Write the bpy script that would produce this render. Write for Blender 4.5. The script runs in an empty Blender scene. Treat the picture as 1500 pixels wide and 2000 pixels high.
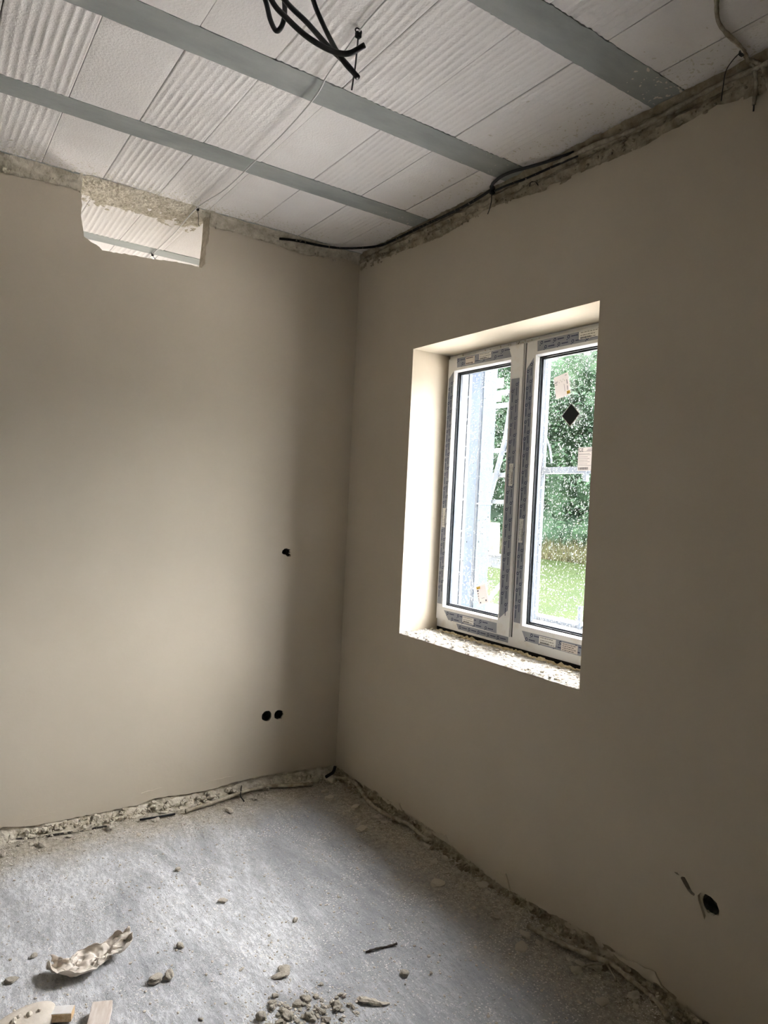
import bpy, bmesh, math, random
from mathutils import Vector, Matrix, noise
R = random.Random(7)
SC = bpy.context.scene
COL = SC.collection
PI = math.pi
H = 3.027            # underside of the ceiling
WX = 0.225           # room-side face of the window sashes
Y1, Y2, Z1, Z2 = -0.571, -1.749, 0.925, 2.397   # window opening

# ---------------------------------------------------------------- camera
cam = bpy.data.cameras.new('camera'); cob = bpy.data.objects.new('camera', cam); COL.objects.link(cob)
yaw, pit, rol = 0.59598, -0.01382, 0.04916
f = Vector((math.sin(yaw)*math.cos(pit), math.cos(yaw)*math.cos(pit), math.sin(pit)))
r0 = Vector((math.cos(yaw), -math.sin(yaw), 0)); u0 = r0.cross(f)
r = math.cos(rol)*r0 + math.sin(rol)*u0; u = -math.sin(rol)*r0 + math.cos(rol)*u0
m = Matrix((r, u, -f)).transposed().to_4x4(); m.translation = Vector((-2.1166, -3.4958, 1.6))
cob.matrix_world = m
cam.sensor_fit = 'HORIZONTAL'; cam.sensor_width = 36; cam.lens = 36*1363.58/1500; cam.clip_end = 300; cam.clip_start = 0.05
SC.camera = cob

# ---------------------------------------------------------------- light
SC.view_settings.view_transform = 'Standard'; SC.view_settings.look = 'None'
SC.view_settings.exposure = 0.76; SC.view_settings.gamma = 1; SC.view_settings.use_curve_mapping = False
SKY = 30.0
w = bpy.data.worlds.new('sky'); SC.world = w; w.use_nodes = True
nt = w.node_tree; nt.nodes.clear()
def wn(t): return nt.nodes.new(t)
out = wn('ShaderNodeOutputWorld'); bg = wn('ShaderNodeBackground'); tc = wn('ShaderNodeTexCoord'); sx = wn('ShaderNodeSeparateXYZ')
cr = wn('ShaderNodeValToRGB')
cr.color_ramp.elements[0].position = 0.0; cr.color_ramp.elements[0].color = (0.10, 0.11, 0.12, 1)
cr.color_ramp.elements[1].position = 1.0; cr.color_ramp.elements[1].color = (0.97, 0.975, 0.99, 1)
e = cr.color_ramp.elements.new(0.25); e.color = (0.42, 0.43, 0.455, 1)
e = cr.color_ramp.elements.new(0.5); e.color = (0.56, 0.565, 0.60, 1)
nt.links.new(tc.outputs['Generated'], sx.inputs[0]); nt.links.new(sx.outputs['Z'], cr.inputs[0])
nt.links.new(cr.outputs[0], bg.inputs[0]); bg.inputs[1].default_value = SKY; nt.links.new(bg.outputs[0], out.inputs[0])
def sun(name, d, energy, angle, col):
    l = bpy.data.lights.new(name, 'SUN'); l.energy = energy; l.angle = angle; l.color = col
    o = bpy.data.objects.new(name, l); COL.objects.link(o)
    o.rotation_euler = Vector(d).to_track_quat('-Z', 'Y').to_euler(); return o
sun('cloud_bright_sun', (-0.72, 0.22, -0.62), 20.0, math.radians(70), (0.98, 0.97, 0.97))

# ---------------------------------------------------------------- helpers
def N(mt, t, **k):
    n = mt.node_tree.nodes.new(t)
    for a, b in k.items(): setattr(n, a, b)
    return n
def mat(name, col, rough=0.8, metal=0.0, noise_scale=None, col2=None, bump=0.0, bump_scale=60, detail=6, lo=0.35, hi=0.65, spec=0.3, stretch=None):
    mt = bpy.data.materials.new(name); mt.use_nodes = True
    t = mt.node_tree; b = t.nodes['Principled BSDF']
    b.inputs['Base Color'].default_value = (*col, 1); b.inputs['Roughness'].default_value = rough
    b.inputs['Metallic'].default_value = metal; b.inputs['Specular IOR Level'].default_value = spec
    tcn = N(mt, 'ShaderNodeTexCoord'); mp = N(mt, 'ShaderNodeMapping'); t.links.new(tcn.outputs['Object'], mp.inputs[0])
    if stretch: mp.inputs['Scale'].default_value = stretch
    if noise_scale:
        nn = N(mt, 'ShaderNodeTexNoise'); nn.inputs['Scale'].default_value = noise_scale; nn.inputs['Detail'].default_value = detail
        nn.inputs['Roughness'].default_value = 0.62
        rr = N(mt, 'ShaderNodeValToRGB'); rr.color_ramp.elements[0].color = (*col, 1); rr.color_ramp.elements[1].color = (*(col2 or col), 1)
        rr.color_ramp.elements[0].position = lo; rr.color_ramp.elements[1].position = hi
        t.links.new(mp.outputs[0], nn.inputs['Vector']); t.links.new(nn.outputs[0], rr.inputs[0]); t.links.new(rr.outputs[0], b.inputs['Base Color'])
    if bump:
        bn = N(mt, 'ShaderNodeTexNoise'); bn.inputs['Scale'].default_value = bump_scale; bn.inputs['Detail'].default_value = 8
        bu = N(mt, 'ShaderNodeBump'); bu.inputs['Strength'].default_value = 1.0; bu.inputs['Distance'].default_value = bump
        t.links.new(mp.outputs[0], bn.inputs['Vector']); t.links.new(bn.outputs[0], bu.inputs['Height']); t.links.new(bu.outputs[0], b.inputs['Normal'])
    return mt
def obj(name, bm, mats, parent=None, smooth=False):
    me = bpy.data.meshes.new(name)
    if isinstance(bm, bmesh.types.BMesh):
        bmesh.ops.recalc_face_normals(bm, faces=bm.faces) if not smooth == 'keep' else None
        bm.to_mesh(me); bm.free()
    else: me.from_pydata(*bm); me.update()
    for mm in (mats if isinstance(mats, (list, tuple)) else [mats]): me.materials.append(mm)
    if smooth:
        for p in me.polygons: p.use_smooth = True
    o = bpy.data.objects.new(name, me); COL.objects.link(o)
    if parent: o.parent = parent
    return o
def empty(name, loc=(0, 0, 0)):
    o = bpy.data.objects.new(name, None); COL.objects.link(o); o.location = loc; o.empty_display_size = 0.1; return o
def tag(o, label=None, cat=None, group=None, kind=None):
    if label: o['label'] = label
    if cat: o['category'] = cat
    if group: o['group'] = group
    if kind: o['kind'] = kind
    return o
def box(bm, a, b, mi=0):
    x0, y0, z0 = (min(a[i], b[i]) for i in range(3)); x1, y1, z1 = (max(a[i], b[i]) for i in range(3))
    v = [bm.verts.new(p) for p in ((x0,y0,z0),(x1,y0,z0),(x1,y1,z0),(x0,y1,z0),(x0,y0,z1),(x1,y0,z1),(x1,y1,z1),(x0,y1,z1))]
    for q in ((3,2,1,0),(4,5,6,7),(0,1,5,4),(1,2,6,5),(2,3,7,6),(3,0,4,7)):
        bm.faces.new([v[i] for i in q]).material_index = mi
def BX(*bs):
    bm = bmesh.new()
    for b in bs: box(bm, *b)
    return bm
def tube(bm, pts, rad, seg=8, caps=True, mi=0, jitter=0.0):
    pts = [Vector(p) for p in pts]; rings = []; up = None
    for i, p in enumerate(pts):
        t = (pts[min(i+1, len(pts)-1)] - pts[max(i-1, 0)]).normalized()
        if up is None: up = t.orthogonal().normalized()
        else: up = (up - t*up.dot(t)).normalized()
        s = t.cross(up); rr = rad[i] if isinstance(rad, (list, tuple)) else rad
        rings.append([bm.verts.new(p + (up*math.cos(a)+s*math.sin(a))*rr*(1+jitter*R.uniform(-1, 1))) for a in (2*PI*k/seg for k in range(seg))])
    for a, b in zip(rings, rings[1:]):
        for k in range(seg): bm.faces.new((a[k], a[(k+1) % seg], b[(k+1) % seg], b[k])).material_index = mi
    if caps: bm.faces.new(rings[0][::-1]).material_index = mi; bm.faces.new(rings[-1]).material_index = mi
def spline(pts, n=8):
    pts = [Vector(p) for p in pts]; P = [2*pts[0]-pts[1]] + pts + [2*pts[-1]-pts[-2]]; o = []
    for i in range(1, len(P)-2):
        for k in range(n):
            t = k/n; a, b, c, d = P[i-1:i+3]
            o.append(0.5*((2*b)+(c-a)*t+(2*a-5*b+4*c-d)*t*t+(3*b-a-3*c+d)*t**3))
    return o + [pts[-1]]
def TUBE(pts, rad, seg=8, n=6, jitter=0.0):
    bm = bmesh.new(); pp = spline(pts, n)
    if jitter: rad = [rad*(1+jitter*R.uniform(-1, 1)) for _ in pp]
    tube(bm, pp, rad, seg); return bm
def jag(a, b, n, amp, rnd=None):
    # broken edge between two 2D points
    rnd = rnd or R; o = []
    for k in range(n):
        t = k/n; nx, ny = -(b[1]-a[1]), b[0]-a[0]; l = math.hypot(nx, ny) or 1
        d = rnd.uniform(-amp, amp) if k else 0
        o.append((a[0]+(b[0]-a[0])*t+nx/l*d, a[1]+(b[1]-a[1])*t+ny/l*d))
    return o
def jagline(pts, step, amp):
    o = []
    for a, b in zip(pts, pts[1:]):
        n = max(1, int(math.hypot(b[0]-a[0], b[1]-a[1])/step)); o += jag(a, b, n, amp)
    return o + [pts[-1]]
def plate(name, polys, thick, axis, off, m_, parent=None):
    # extruded polygon with holes; axis 'y': (u,v)->(x=u, z=v) from y=off to off+thick ; axis 'x': (u,v)->(y=u, z=v)
    cu = bpy.data.curves.new(name, 'CURVE'); cu.dimensions = '2D'; cu.fill_mode = 'BOTH'; cu.extrude = thick/2
    for pl in polys:
        s = cu.splines.new('POLY'); s.points.add(len(pl)-1); s.use_cyclic_u = True
        for i, p in enumerate(pl): s.points[i].co = (p[0], p[1], 0, 1)
    tmp = bpy.data.objects.new(name, cu); COL.objects.link(tmp)
    me = bpy.data.meshes.new_from_object(tmp); bpy.data.objects.remove(tmp)
    for v in me.vertices:
        a, b, c = v.co
        v.co = (a, off+thick/2+c, b) if axis == 'y' else (off+thick/2+c, a, b)
    bm = bmesh.new(); bm.from_mesh(me); bmesh.ops.remove_doubles(bm, verts=bm.verts, dist=1e-6)
    for fc in bm.faces: fc.smooth = False
    return obj(name, bm, m_, parent)
def rect(u0, v0, u1, v1): return [(u0, v0), (u1, v0), (u1, v1), (u0, v1)]
def fbm(p, s, o=4):
    v = Vector(p)*s; a = 1.0; t = 0.0
    for _ in range(o): t += a*noise.noise(v); v = v*2.07 + Vector((3.1, 1.7, 5.3)); a *= 0.5
    return t
def lump(bm, c, rad, flat=0.6, sub=2, rnd=None, amp=0.35, mi=0, rough=2.2):
    rnd = rnd or R; off = Vector((rnd.uniform(-50, 50) for _ in range(3)))
    g = bmesh.ops.create_icosphere(bm, subdivisions=sub, radius=1.0)
    rot = Matrix.Rotation(rnd.uniform(0, 2*PI), 3, 'Z'); sxy = rnd.uniform(0.65, 1.0)
    for v in g['verts']:
        d = v.co.copy(); k = 1 + amp*fbm(d+off, rough/2.0, 3) + amp*0.3*round(noise.noise(d*1.1+off)*2)
        p = Vector((d.x*k, d.y*k*sxy, d.z*k*flat)); v.co = rot @ p * rad + Vector(c)
    return g['verts']
def joinpy(dst, src, loc=(0, 0, 0), rot=None, s=1.0):
    V, F = dst; b = len(V)
    for v in src[0]:
        q = Vector(v)*s
        if rot: q = rot @ q
        V.append(tuple(q + Vector(loc)))
    F.extend([tuple(i+b for i in fc) for fc in src[1]])
def topy(bm):
    bm.verts.index_update(); r_ = ([tuple(v.co) for v in bm.verts], [tuple(v.index for v in fc.verts) for fc in bm.faces]); bm.free(); return r_

# ---------------------------------------------------------------- materials
PLAST = mat('clay_plaster', (0.535, 0.475, 0.375), 0.92, noise_scale=1.6, col2=(0.585, 0.522, 0.418), bump=0.0006, bump_scale=45, lo=0.3, hi=0.7, spec=0.12)
MORTD = mat('shaded_dirty_mortar', (0.25, 0.21, 0.145), 0.95, noise_scale=18, col2=(0.50, 0.44, 0.335), bump=0.006, bump_scale=60, spec=0.1)  # darker mortar copy: shade of the window wall mixed into the dirt colour
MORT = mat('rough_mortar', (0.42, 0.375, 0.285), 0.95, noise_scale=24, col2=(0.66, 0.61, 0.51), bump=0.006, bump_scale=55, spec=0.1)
BLOCK = mat('aerated_block', (0.84, 0.81, 0.79), 0.95, noise_scale=3.2, col2=(0.89, 0.865, 0.85), bump=0.0022, bump_scale=130, spec=0.1)
CONC = mat('beam_concrete', (0.30, 0.32, 0.305), 0.85, noise_scale=6, col2=(0.42, 0.44, 0.425), bump=0.0006, bump_scale=80, spec=0.25, stretch=(0.35, 1, 1))
DARK = mat('dark_gap', (0.03, 0.028, 0.025), 0.95)
BLACK = mat('black_cable_sheath', (0.012, 0.013, 0.016), 0.42, spec=0.45)
DUSTY = mat('dusty_black_cable', (0.02, 0.02, 0.02), 0.7, noise_scale=60, col2=(0.42, 0.37, 0.28), lo=0.58, hi=0.68)
DUSTYB = mat('plaster_streaked_cable', (0.04, 0.035, 0.03), 0.8, noise_scale=45, col2=(0.45, 0.40, 0.31), lo=0.47, hi=0.56)
SPAT = mat('plaster_coated_cable', (0.24, 0.205, 0.145), 0.9, noise_scale=26, col2=(0.47, 0.42, 0.33), bump=0.004, bump_scale=90)
WHWIRE = mat('pale_cord', (0.72, 0.71, 0.69), 0.6)
PVC = mat('white_pvc', (0.82, 0.82, 0.81), 0.35, noise_scale=14, col2=(0.72, 0.68, 0.61), lo=0.55, hi=0.8)
PVCW = mat('white_glazing_bead', (0.86, 0.87, 0.88), 0.3)
SEAL = mat('black_rubber_seal', (0.012, 0.014, 0.017), 0.6)
TAPE = mat('blue_grey_protective_film', (0.25, 0.275, 0.33), 0.45, noise_scale=9, col2=(0.34, 0.355, 0.39), lo=0.35, hi=0.75)
INK = mat('navy_print', (0.006, 0.012, 0.07), 0.5)
PAPER = mat('white_label_paper', (0.80, 0.79, 0.75), 0.7)
PAPERB = mat('sun_bleached_sticker', (0.74, 0.68, 0.63), 0.7)
PRINT = mat('black_print', (0.03, 0.03, 0.04), 0.6)
YEL = mat('yellow_patch', (0.85, 0.55, 0.06), 0.6)
ORNG = mat('faded_orange_strap', (0.75, 0.48, 0.36), 0.7)
FOAM = mat('pu_foam', (0.72, 0.63, 0.42), 0.9, noise_scale=40, col2=(0.55, 0.45, 0.27), bump=0.004, bump_scale=80)
CRUMB = mat('plaster_crumb', (0.66, 0.61, 0.52), 0.95, noise_scale=50, col2=(0.50, 0.45, 0.36), bump=0.002, bump_scale=120, spec=0.1)
SILLM = mat('sill_rubble', (0.60, 0.575, 0.53), 0.95, noise_scale=38, col2=(0.17, 0.14, 0.095), bump=0.012, bump_scale=60, lo=0.42, hi=0.66, spec=0.1)
RAGM = mat('dirty_crumpled_paper', (0.60, 0.53, 0.45), 0.9, noise_scale=25, col2=(0.72, 0.66, 0.58), bump=0.001, bump_scale=60)
WOOD = mat('pine_wood', (0.62, 0.42, 0.22), 0.7, noise_scale=14, col2=(0.78, 0.60, 0.38), stretch=(6, 0.5, 6), lo=0.4, hi=0.6)
WOODD = mat('dusty_wood', (0.52, 0.43, 0.36), 0.85, noise_scale=12, col2=(0.70, 0.64, 0.58), stretch=(5, 0.8, 5))
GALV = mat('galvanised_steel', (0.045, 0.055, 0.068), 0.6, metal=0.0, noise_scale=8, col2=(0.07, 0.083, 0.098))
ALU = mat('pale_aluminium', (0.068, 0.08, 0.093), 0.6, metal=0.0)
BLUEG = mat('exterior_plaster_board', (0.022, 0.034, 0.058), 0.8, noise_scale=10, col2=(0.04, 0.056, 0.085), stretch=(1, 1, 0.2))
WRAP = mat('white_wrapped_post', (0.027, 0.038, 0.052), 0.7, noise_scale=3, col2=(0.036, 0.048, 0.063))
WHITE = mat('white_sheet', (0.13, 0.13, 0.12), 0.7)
BOXD = mat('dark_socket_box', (0.04, 0.045, 0.04), 0.8, noise_scale=40, col2=(0.16, 0.155, 0.13), lo=0.4, hi=0.7)
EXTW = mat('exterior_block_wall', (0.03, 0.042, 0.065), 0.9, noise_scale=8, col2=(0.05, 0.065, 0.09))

t = PAPERB.node_tree; pb = t.nodes['Principled BSDF']; tl = N(PAPERB, 'ShaderNodeBsdfTranslucent'); tl.inputs[0].default_value = (0.80, 0.72, 0.66, 1)
ms = N(PAPERB, 'ShaderNodeMixShader'); ms.inputs[0].default_value = 0.05
t.links.new(pb.outputs[0], ms.inputs[1]); t.links.new(tl.outputs[0], ms.inputs[2]); t.links.new(ms.outputs[0], t.nodes['Material Output'].inputs['Surface'])
# floor: grey concrete under smeared white plaster dust
FLOOR = bpy.data.materials.new('dusty_concrete_floor'); FLOOR.use_nodes = True
t = FLOOR.node_tree; b = t.nodes['Principled BSDF']; b.inputs['Roughness'].default_value = 0.82; b.inputs['Specular IOR Level'].default_value = 0.2
tcn = N(FLOOR, 'ShaderNodeTexCoord')
def fnoise(scale, detail=8, rough=0.6, stretch=None, rotz=0.0, dist=0.0):
    n = N(FLOOR, 'ShaderNodeTexNoise'); n.inputs['Scale'].default_value = scale; n.inputs['Detail'].default_value = detail
    n.inputs['Roughness'].default_value = rough; n.inputs['Distortion'].default_value = dist
    mp = N(FLOOR, 'ShaderNodeMapping'); mp.inputs['Rotation'].default_value = (0, 0, rotz)
    if stretch: mp.inputs['Scale'].default_value = stretch
    t.links.new(tcn.outputs['Object'], mp.inputs[0]); t.links.new(mp.outputs[0], n.inputs['Vector']); return n.outputs[0]
def framp(src, lo, hi, c0=(0, 0, 0), c1=(1, 1, 1)):
    n = N(FLOOR, 'ShaderNodeValToRGB'); n.color_ramp.elements[0].position = lo; n.color_ramp.elements[1].position = hi
    n.color_ramp.elements[0].color = (*c0, 1); n.color_ramp.elements[1].color = (*c1, 1); t.links.new(src, n.inputs[0]); return n.outputs[0]
def fmix(fac, a, b_):
    n = N(FLOOR, 'ShaderNodeMix', data_type='RGBA')
    t.links.new(fac, n.inputs[0])
    for i, s in ((6, a), (7, b_)):
        if isinstance(s, tuple): n.inputs[i].default_value = (*s, 1)
        else: t.links.new(s, n.inputs[i])
    return n.outputs[2]
def fmath(op, a, b_=None, c=None):
    n = N(FLOOR, 'ShaderNodeMath', operation=op)
    for i, s in enumerate((a, b_, c)):
        if s is None: continue
        if isinstance(s, (int, float)): n.inputs[i].default_value = s
        else: t.links.new(s, n.inputs[i])
    return n.outputs[0]
sep = N(FLOOR, 'ShaderNodeSeparateXYZ'); t.links.new(tcn.outputs['Object'], sep.inputs[0])
base = fmix(fnoise(2.5), (0.24, 0.25, 0.27), (0.37, 0.375, 0.38))
dust = framp(fmath('ADD', fmath('MULTIPLY', fnoise(1.7, 12, 0.72, (1.6, 0.6, 1), 0.75, 0.9), 0.7), fmath('MULTIPLY', fnoise(26, 10, 0.75, (1, 0.22, 1), 0.75), 0.3)), 0.40, 0.55)
dust = fmath('MULTIPLY', dust, fmath('ADD', 0.5, fmath('MULTIPLY', framp(fnoise(55, 8, 0.75, (1, 0.4, 1), 0.6), 0.42, 0.54), 0.5)))
# pale layer weaker towards the window wall, its edge broken by noise
side = framp(fmath('ADD', sep.outputs['X'], fmath('MULTIPLY', fnoise(2.2), 0.55)), 0.0, 1.0)
bare = fmath('SUBTRACT', 1.0, framp(fmath('ADD', fmath('MULTIPLY', sep.outputs['X'], 1.0), fmath('ADD', 1.08, fmath('MULTIPLY', fmath('SUBTRACT', fnoise(2.0), 0.5), 0.9))), 0.0, 0.4))
dustf = fmath('MULTIPLY', dust, fmath('ADD', 0.35, fmath('MULTIPLY', bare, 0.65)))
c1 = fmix(dustf, base, (0.73, 0.735, 0.75))
# beige plaster dirt along both walls
dw = fmath('MINIMUM', fmath('ABSOLUTE', fmath('ADD', sep.outputs['Y'], 0.0)), fmath('ABSOLUTE', sep.outputs['X']))
dirt = fmath('SUBTRACT', 1.0, framp(fmath('ADD', dw, fmath('MULTIPLY', fmath('SUBTRACT', fnoise(3.5, 8, 0.65), 0.5), 0.55)), 0.12, 0.42))
c2 = fmix(fmath('MULTIPLY', dirt, 0.85), c1, fmix(framp(fnoise(42, 10, 0.72), 0.36, 0.64), (0.22, 0.18, 0.115), (0.56, 0.50, 0.385)))
speck = framp(fnoise(120, 3, 0.6), 0.58, 0.63)
c3 = fmix(fmath('MULTIPLY', speck, framp(fnoise(5, 6, 0.7), 0.42, 0.62)), c2, (0.90, 0.87, 0.82))
dspk = framp(fnoise(110, 5, 0.7, (1, 0.6, 1), 0.6), 0.61, 0.65)
c4 = fmix(fmath('MULTIPLY', dspk, framp(fnoise(4, 6, 0.7, None, 1.0), 0.38, 0.6)), c3, (0.13, 0.115, 0.09))
t.links.new(c4, b.inputs['Base Color'])
bu = N(FLOOR, 'ShaderNodeBump'); bu.inputs['Distance'].default_value = 0.006; bu.inputs['Strength'].default_value = 1.0
t.links.new(fmath('ADD', fnoise(48, 12, 0.75), fmath('MULTIPLY', dust, 0.4)), bu.inputs['Height']); t.links.new(bu.outputs[0], b.inputs['Normal'])

# window pane: clear sheet, light passes, faint reflection
GLASS = bpy.data.materials.new('window_glass'); GLASS.use_nodes = True; t = GLASS.node_tree; t.nodes.clear()
o_ = N(GLASS, 'ShaderNodeOutputMaterial'); tr = N(GLASS, 'ShaderNodeBsdfTransparent'); gl = N(GLASS, 'ShaderNodeBsdfGlossy'); mx = N(GLASS, 'ShaderNodeMixShader')
tr.inputs[0].default_value = (0.97, 0.97, 0.97, 1); gl.inputs['Roughness'].default_value = 0.02
lw = N(GLASS, 'ShaderNodeLayerWeight'); lw.inputs['Blend'].default_value = 0.5
pw = N(GLASS, 'ShaderNodeMath', operation='POWER'); t.links.new(lw.outputs['Facing'], pw.inputs[0]); pw.inputs[1].default_value = 5.0
fr = N(GLASS, 'ShaderNodeMath', operation='MULTIPLY_ADD'); t.links.new(pw.outputs[0], fr.inputs[0]); fr.inputs[1].default_value = 0.5; fr.inputs[2].default_value = 0.02
t.links.new(fr.outputs[0], mx.inputs[0]); t.links.new(tr.outputs[0], mx.inputs[1]); t.links.new(gl.outputs[0], mx.inputs[2]); t.links.new(mx.outputs[0], o_.inputs[0])
WATER = bpy.data.materials.new('rain_water'); WATER.use_nodes = True; wb = WATER.node_tree.nodes['Principled BSDF']
wb.inputs['Transmission Weight'].default_value = 1.0; wb.inputs['Roughness'].default_value = 0.0; wb.inputs['IOR'].default_value = 1.33; wb.inputs['Base Color'].default_value = (1, 1, 1, 1)

# ================================================================ STRUCTURE
# ---- floor (fine relief where the photo sees it)
def fz(x, y):
    return 0.004*fbm((x, y, 0), 3, 3) + 0.0035*max(0, fbm((x, y, 7), 14, 3)-0.1) + 0.002*max(0, fbm((x, y, 3), 38, 2)-0.15)
V, F = [], []
xs = [-4.4+0.1*i for i in range(23)] + [-2.1+0.012*i for i in range(1, 176)]
ys = [-4.8+0.1*i for i in range(22)] + [-2.6+0.012*i for i in range(0, 217)]
xs = [min(x, 0.0) for x in xs]; ys = [min(y, 0.0) for y in ys]
for y in ys:
    for x in xs: V.append((x, y, fz(x, y)))
nx = len(xs)
for j in range(len(ys)-1):
    for i in range(nx-1): F.append((j*nx+i, j*nx+i+1, (j+1)*nx+i+1, (j+1)*nx+i))
fl = obj('floor', (V, [], F), FLOOR, smooth=True); tag(fl, kind='structure')
obj('slab', BX(((-4.6, -5.0, -0.2), (0.012, 3.9, -0.02))), CONC, fl)
nf = obj('floor', BX(((-4.4, 0.115, -0.02), (0.0, 3.6, 0.0))), FLOOR); tag(nf, kind='structure')

# ---- left wall (far wall, y = 0) with the broken-out opening under the ceiling
topL = [(-4.4, 2.95), (-1.95, 2.945), (-1.843, 2.944), (-1.723, 2.954), (-1.577, 2.960), (-1.515, 2.955), (-1.507, 2.90), (-1.512, 2.85), (-1.498, 2.76), (-1.465, 2.742), (-1.44, 2.735), (-1.412, 2.715),
        (-1.3, 2.724), (-1.2, 2.728), (-1.1, 2.738), (-1.0, 2.744), (-0.935, 2.742), (-0.918, 2.765), (-0.917, 2.84), (-0.905, 2.90), (-0.906, 2.962), (-0.85, 2.955), (-0.792, 2.963), (-0.65, 2.959), (-0.516, 2.957), (-0.438, 2.948),
        (-0.328, 2.946), (-0.215, 2.967), (-0.132, 2.985), (-0.011, 2.977), (0.012, 2.977)]
botL = [(0.012, 0.045), (-0.054, 0.045), (-0.319, 0.059), (-0.505, 0.067), (-0.792, 0.043), (-1.057, 0.056), (-1.132, 0.037), (-1.254, 0.039), (-1.461, 0.039), (-1.505, 0.036), (-1.613, 0.041), (-1.738, 0.06), (-4.4, 0.045)]
rj = random.Random(3)
def jcirc(cx, cz, r_, amp, n=18, sxx=1.0, pts=None):
    return [(cx+math.cos(2*PI*k/n)*r_*sxx*(1+rj.uniform(-amp, amp)), cz+math.sin(2*PI*k/n)*r_*(1+rj.uniform(-amp, amp))) for k in range(n)]
switch = [(-0.413, 1.293), (-0.410, 1.306), (-0.398, 1.317), (-0.384, 1.319), (-0.371, 1.314), (-0.357, 1.311), (-0.366, 1.303), (-0.358, 1.297), (-0.369, 1.292), (-0.356, 1.283), (-0.359, 1.272), (-0.378, 1.273), (-0.389, 1.283), (-0.403, 1.286)]
outer = jagline(topL, 0.012, 0.0028) + jagline(botL, 0.014, 0.003)
socks = [jcirc(-0.457, 0.394, 0.030, 0.10), jcirc(-0.383, 0.391, 0.027, 0.13)]
wl = plate('wall_left', [outer, switch] + socks, 0.012, 'y', 0.0, PLAST); tag(wl, kind='structure')
# masonry behind: same opening, box recesses
core = [(-4.6, -0.2), (0.0, -0.2), (0.0, H), (-0.898, H), (-0.902, 2.90), (-0.913, 2.755), (-0.94, 2.737), (-1.41, 2.711), (-1.49, 2.75), (-1.516, 2.90), (-1.52, H), (-4.6, H)]
core = jagline(core + [core[0]], 0.05, 0.002)[:-1]
def circ(cx, cz, r_, n=20): return [(cx+math.cos(2*PI*k/n)*r_, cz+math.sin(2*PI*k/n)*r_) for k in range(n)]
SB = [(-0.385, 1.296, 0.033), (-0.457, 0.394, 0.033), (-0.383, 0.391, 0.0325)]
plate('masonry', [core] + [circ(*s) for s in SB], 0.103, 'y', 0.012, MORT, wl)
def cup(axis, cu, cz, rr, d0, depth):
    bm = bmesh.new(); n = 20; rings = []
    for dd in (d0, d0+depth):
        rings.append([bm.verts.new((cu+math.cos(2*PI*k/n)*rr, dd, cz+math.sin(2*PI*k/n)*rr) if axis == 'y' else (dd, cu+math.cos(2*PI*k/n)*rr, cz+math.sin(2*PI*k/n)*rr)) for k in range(n)])
    for k in range(n): bm.faces.new((rings[0][k], rings[0][(k+1) % n], rings[1][(k+1) % n], rings[1][k]))
    bm.faces.new(rings[1])
    return bm
for s in SB:
    sb = obj('socket_box', cup('y', s[0], s[1], s[2]-0.0008, 0.014, 0.05), BOXD, wl)
    obj('cable_end', TUBE([(s[0]-0.02, 0.062, s[1]-0.012), (s[0], 0.045, s[1]-0.014), (s[0]+0.012, 0.03, s[1]-0.004)], 0.004, 6, 4), DUSTY, sb)

# rough mortar band between plaster and ceiling, and broken band at the floor
def band(name, along, length0, length1, prof, m_, parent, step=0.008, amp=0.006, skip=None, rows=7, seed=0.0):
    # prof(t): list of (depth, z) across; along 'x' (wall y=0) or 'y' (wall x=0)
    V, F = [], []; n = int(abs(length1-length0)/step); k = rows
    for i in range(n+1):
        s = length0 + (length1-length0)*i/n; pr = prof(s)
        for j in range(k+1):
            q = j/k*(len(pr)-1); a = int(min(q, len(pr)-2)); t_ = q-a
            d = pr[a][0]*(1-t_)+pr[a+1][0]*t_; z = pr[a][1]*(1-t_)+pr[a+1][1]*t_
            e_ = amp*fbm((s, z*2, seed), 16, 4)*(0.4 if j in (0,) else 1); d += e_; z += 0.5*amp*fbm((s, z, seed+9), 22, 3)
            z = min(z, H-0.0015) if j == k else z
            V.append((s, -d, z) if along == 'x' else (-d, s, z))
    for i in range(n):
        s = length0 + (length1-length0)*(i+0.5)/n
        if skip and skip(s): continue
        for j in range(k): F.append((i*(k+1)+j, (i+1)*(k+1)+j, (i+1)*(k+1)+j+1, i*(k+1)+j+1))
    return obj(name, (V, [], F), m_, parent)
band('rough_mortar_edge', 'x', -4.4, 0.0, lambda s: [(-0.010, 2.92), (-0.006, 2.96), (0.003, 2.985), (0.010, 3.008), (0.026, 3.026)], MORT, wl, rows=10, step=0.006, skip=lambda s: -1.512 < s < -0.905, amp=0.009)
band('broken_plaster_foot', 'x', -4.4, 0.0, lambda s: [(-0.014, 0.085), (-0.012, 0.055), (-0.008, 0.035), (0.004, 0.018), (0.028, 0.006), (0.075, -0.008)], MORT, wl, amp=0.011, seed=4, step=0.005, rows=12)
# flaked plaster skins still stuck to the wall face just above the foot
for (x0, x1, z0, dz) in ((-1.64, -1.51, 0.075, 0.012), (-1.12, -1.02, 0.096, 0.008), (-0.80, -0.62, 0.088, 0.006), (-0.28, -0.16, 0.07, 0.014)):
    pl = jag((x0, z0), (x1, z0+0.01), 9, 0.003) + jag((x1, z0+0.01), (x0, z0-dz), 9, 0.004)
    plate('flaked_skin', [pl], 0.0022, 'y', -0.0021, PLAST, wl)

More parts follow.
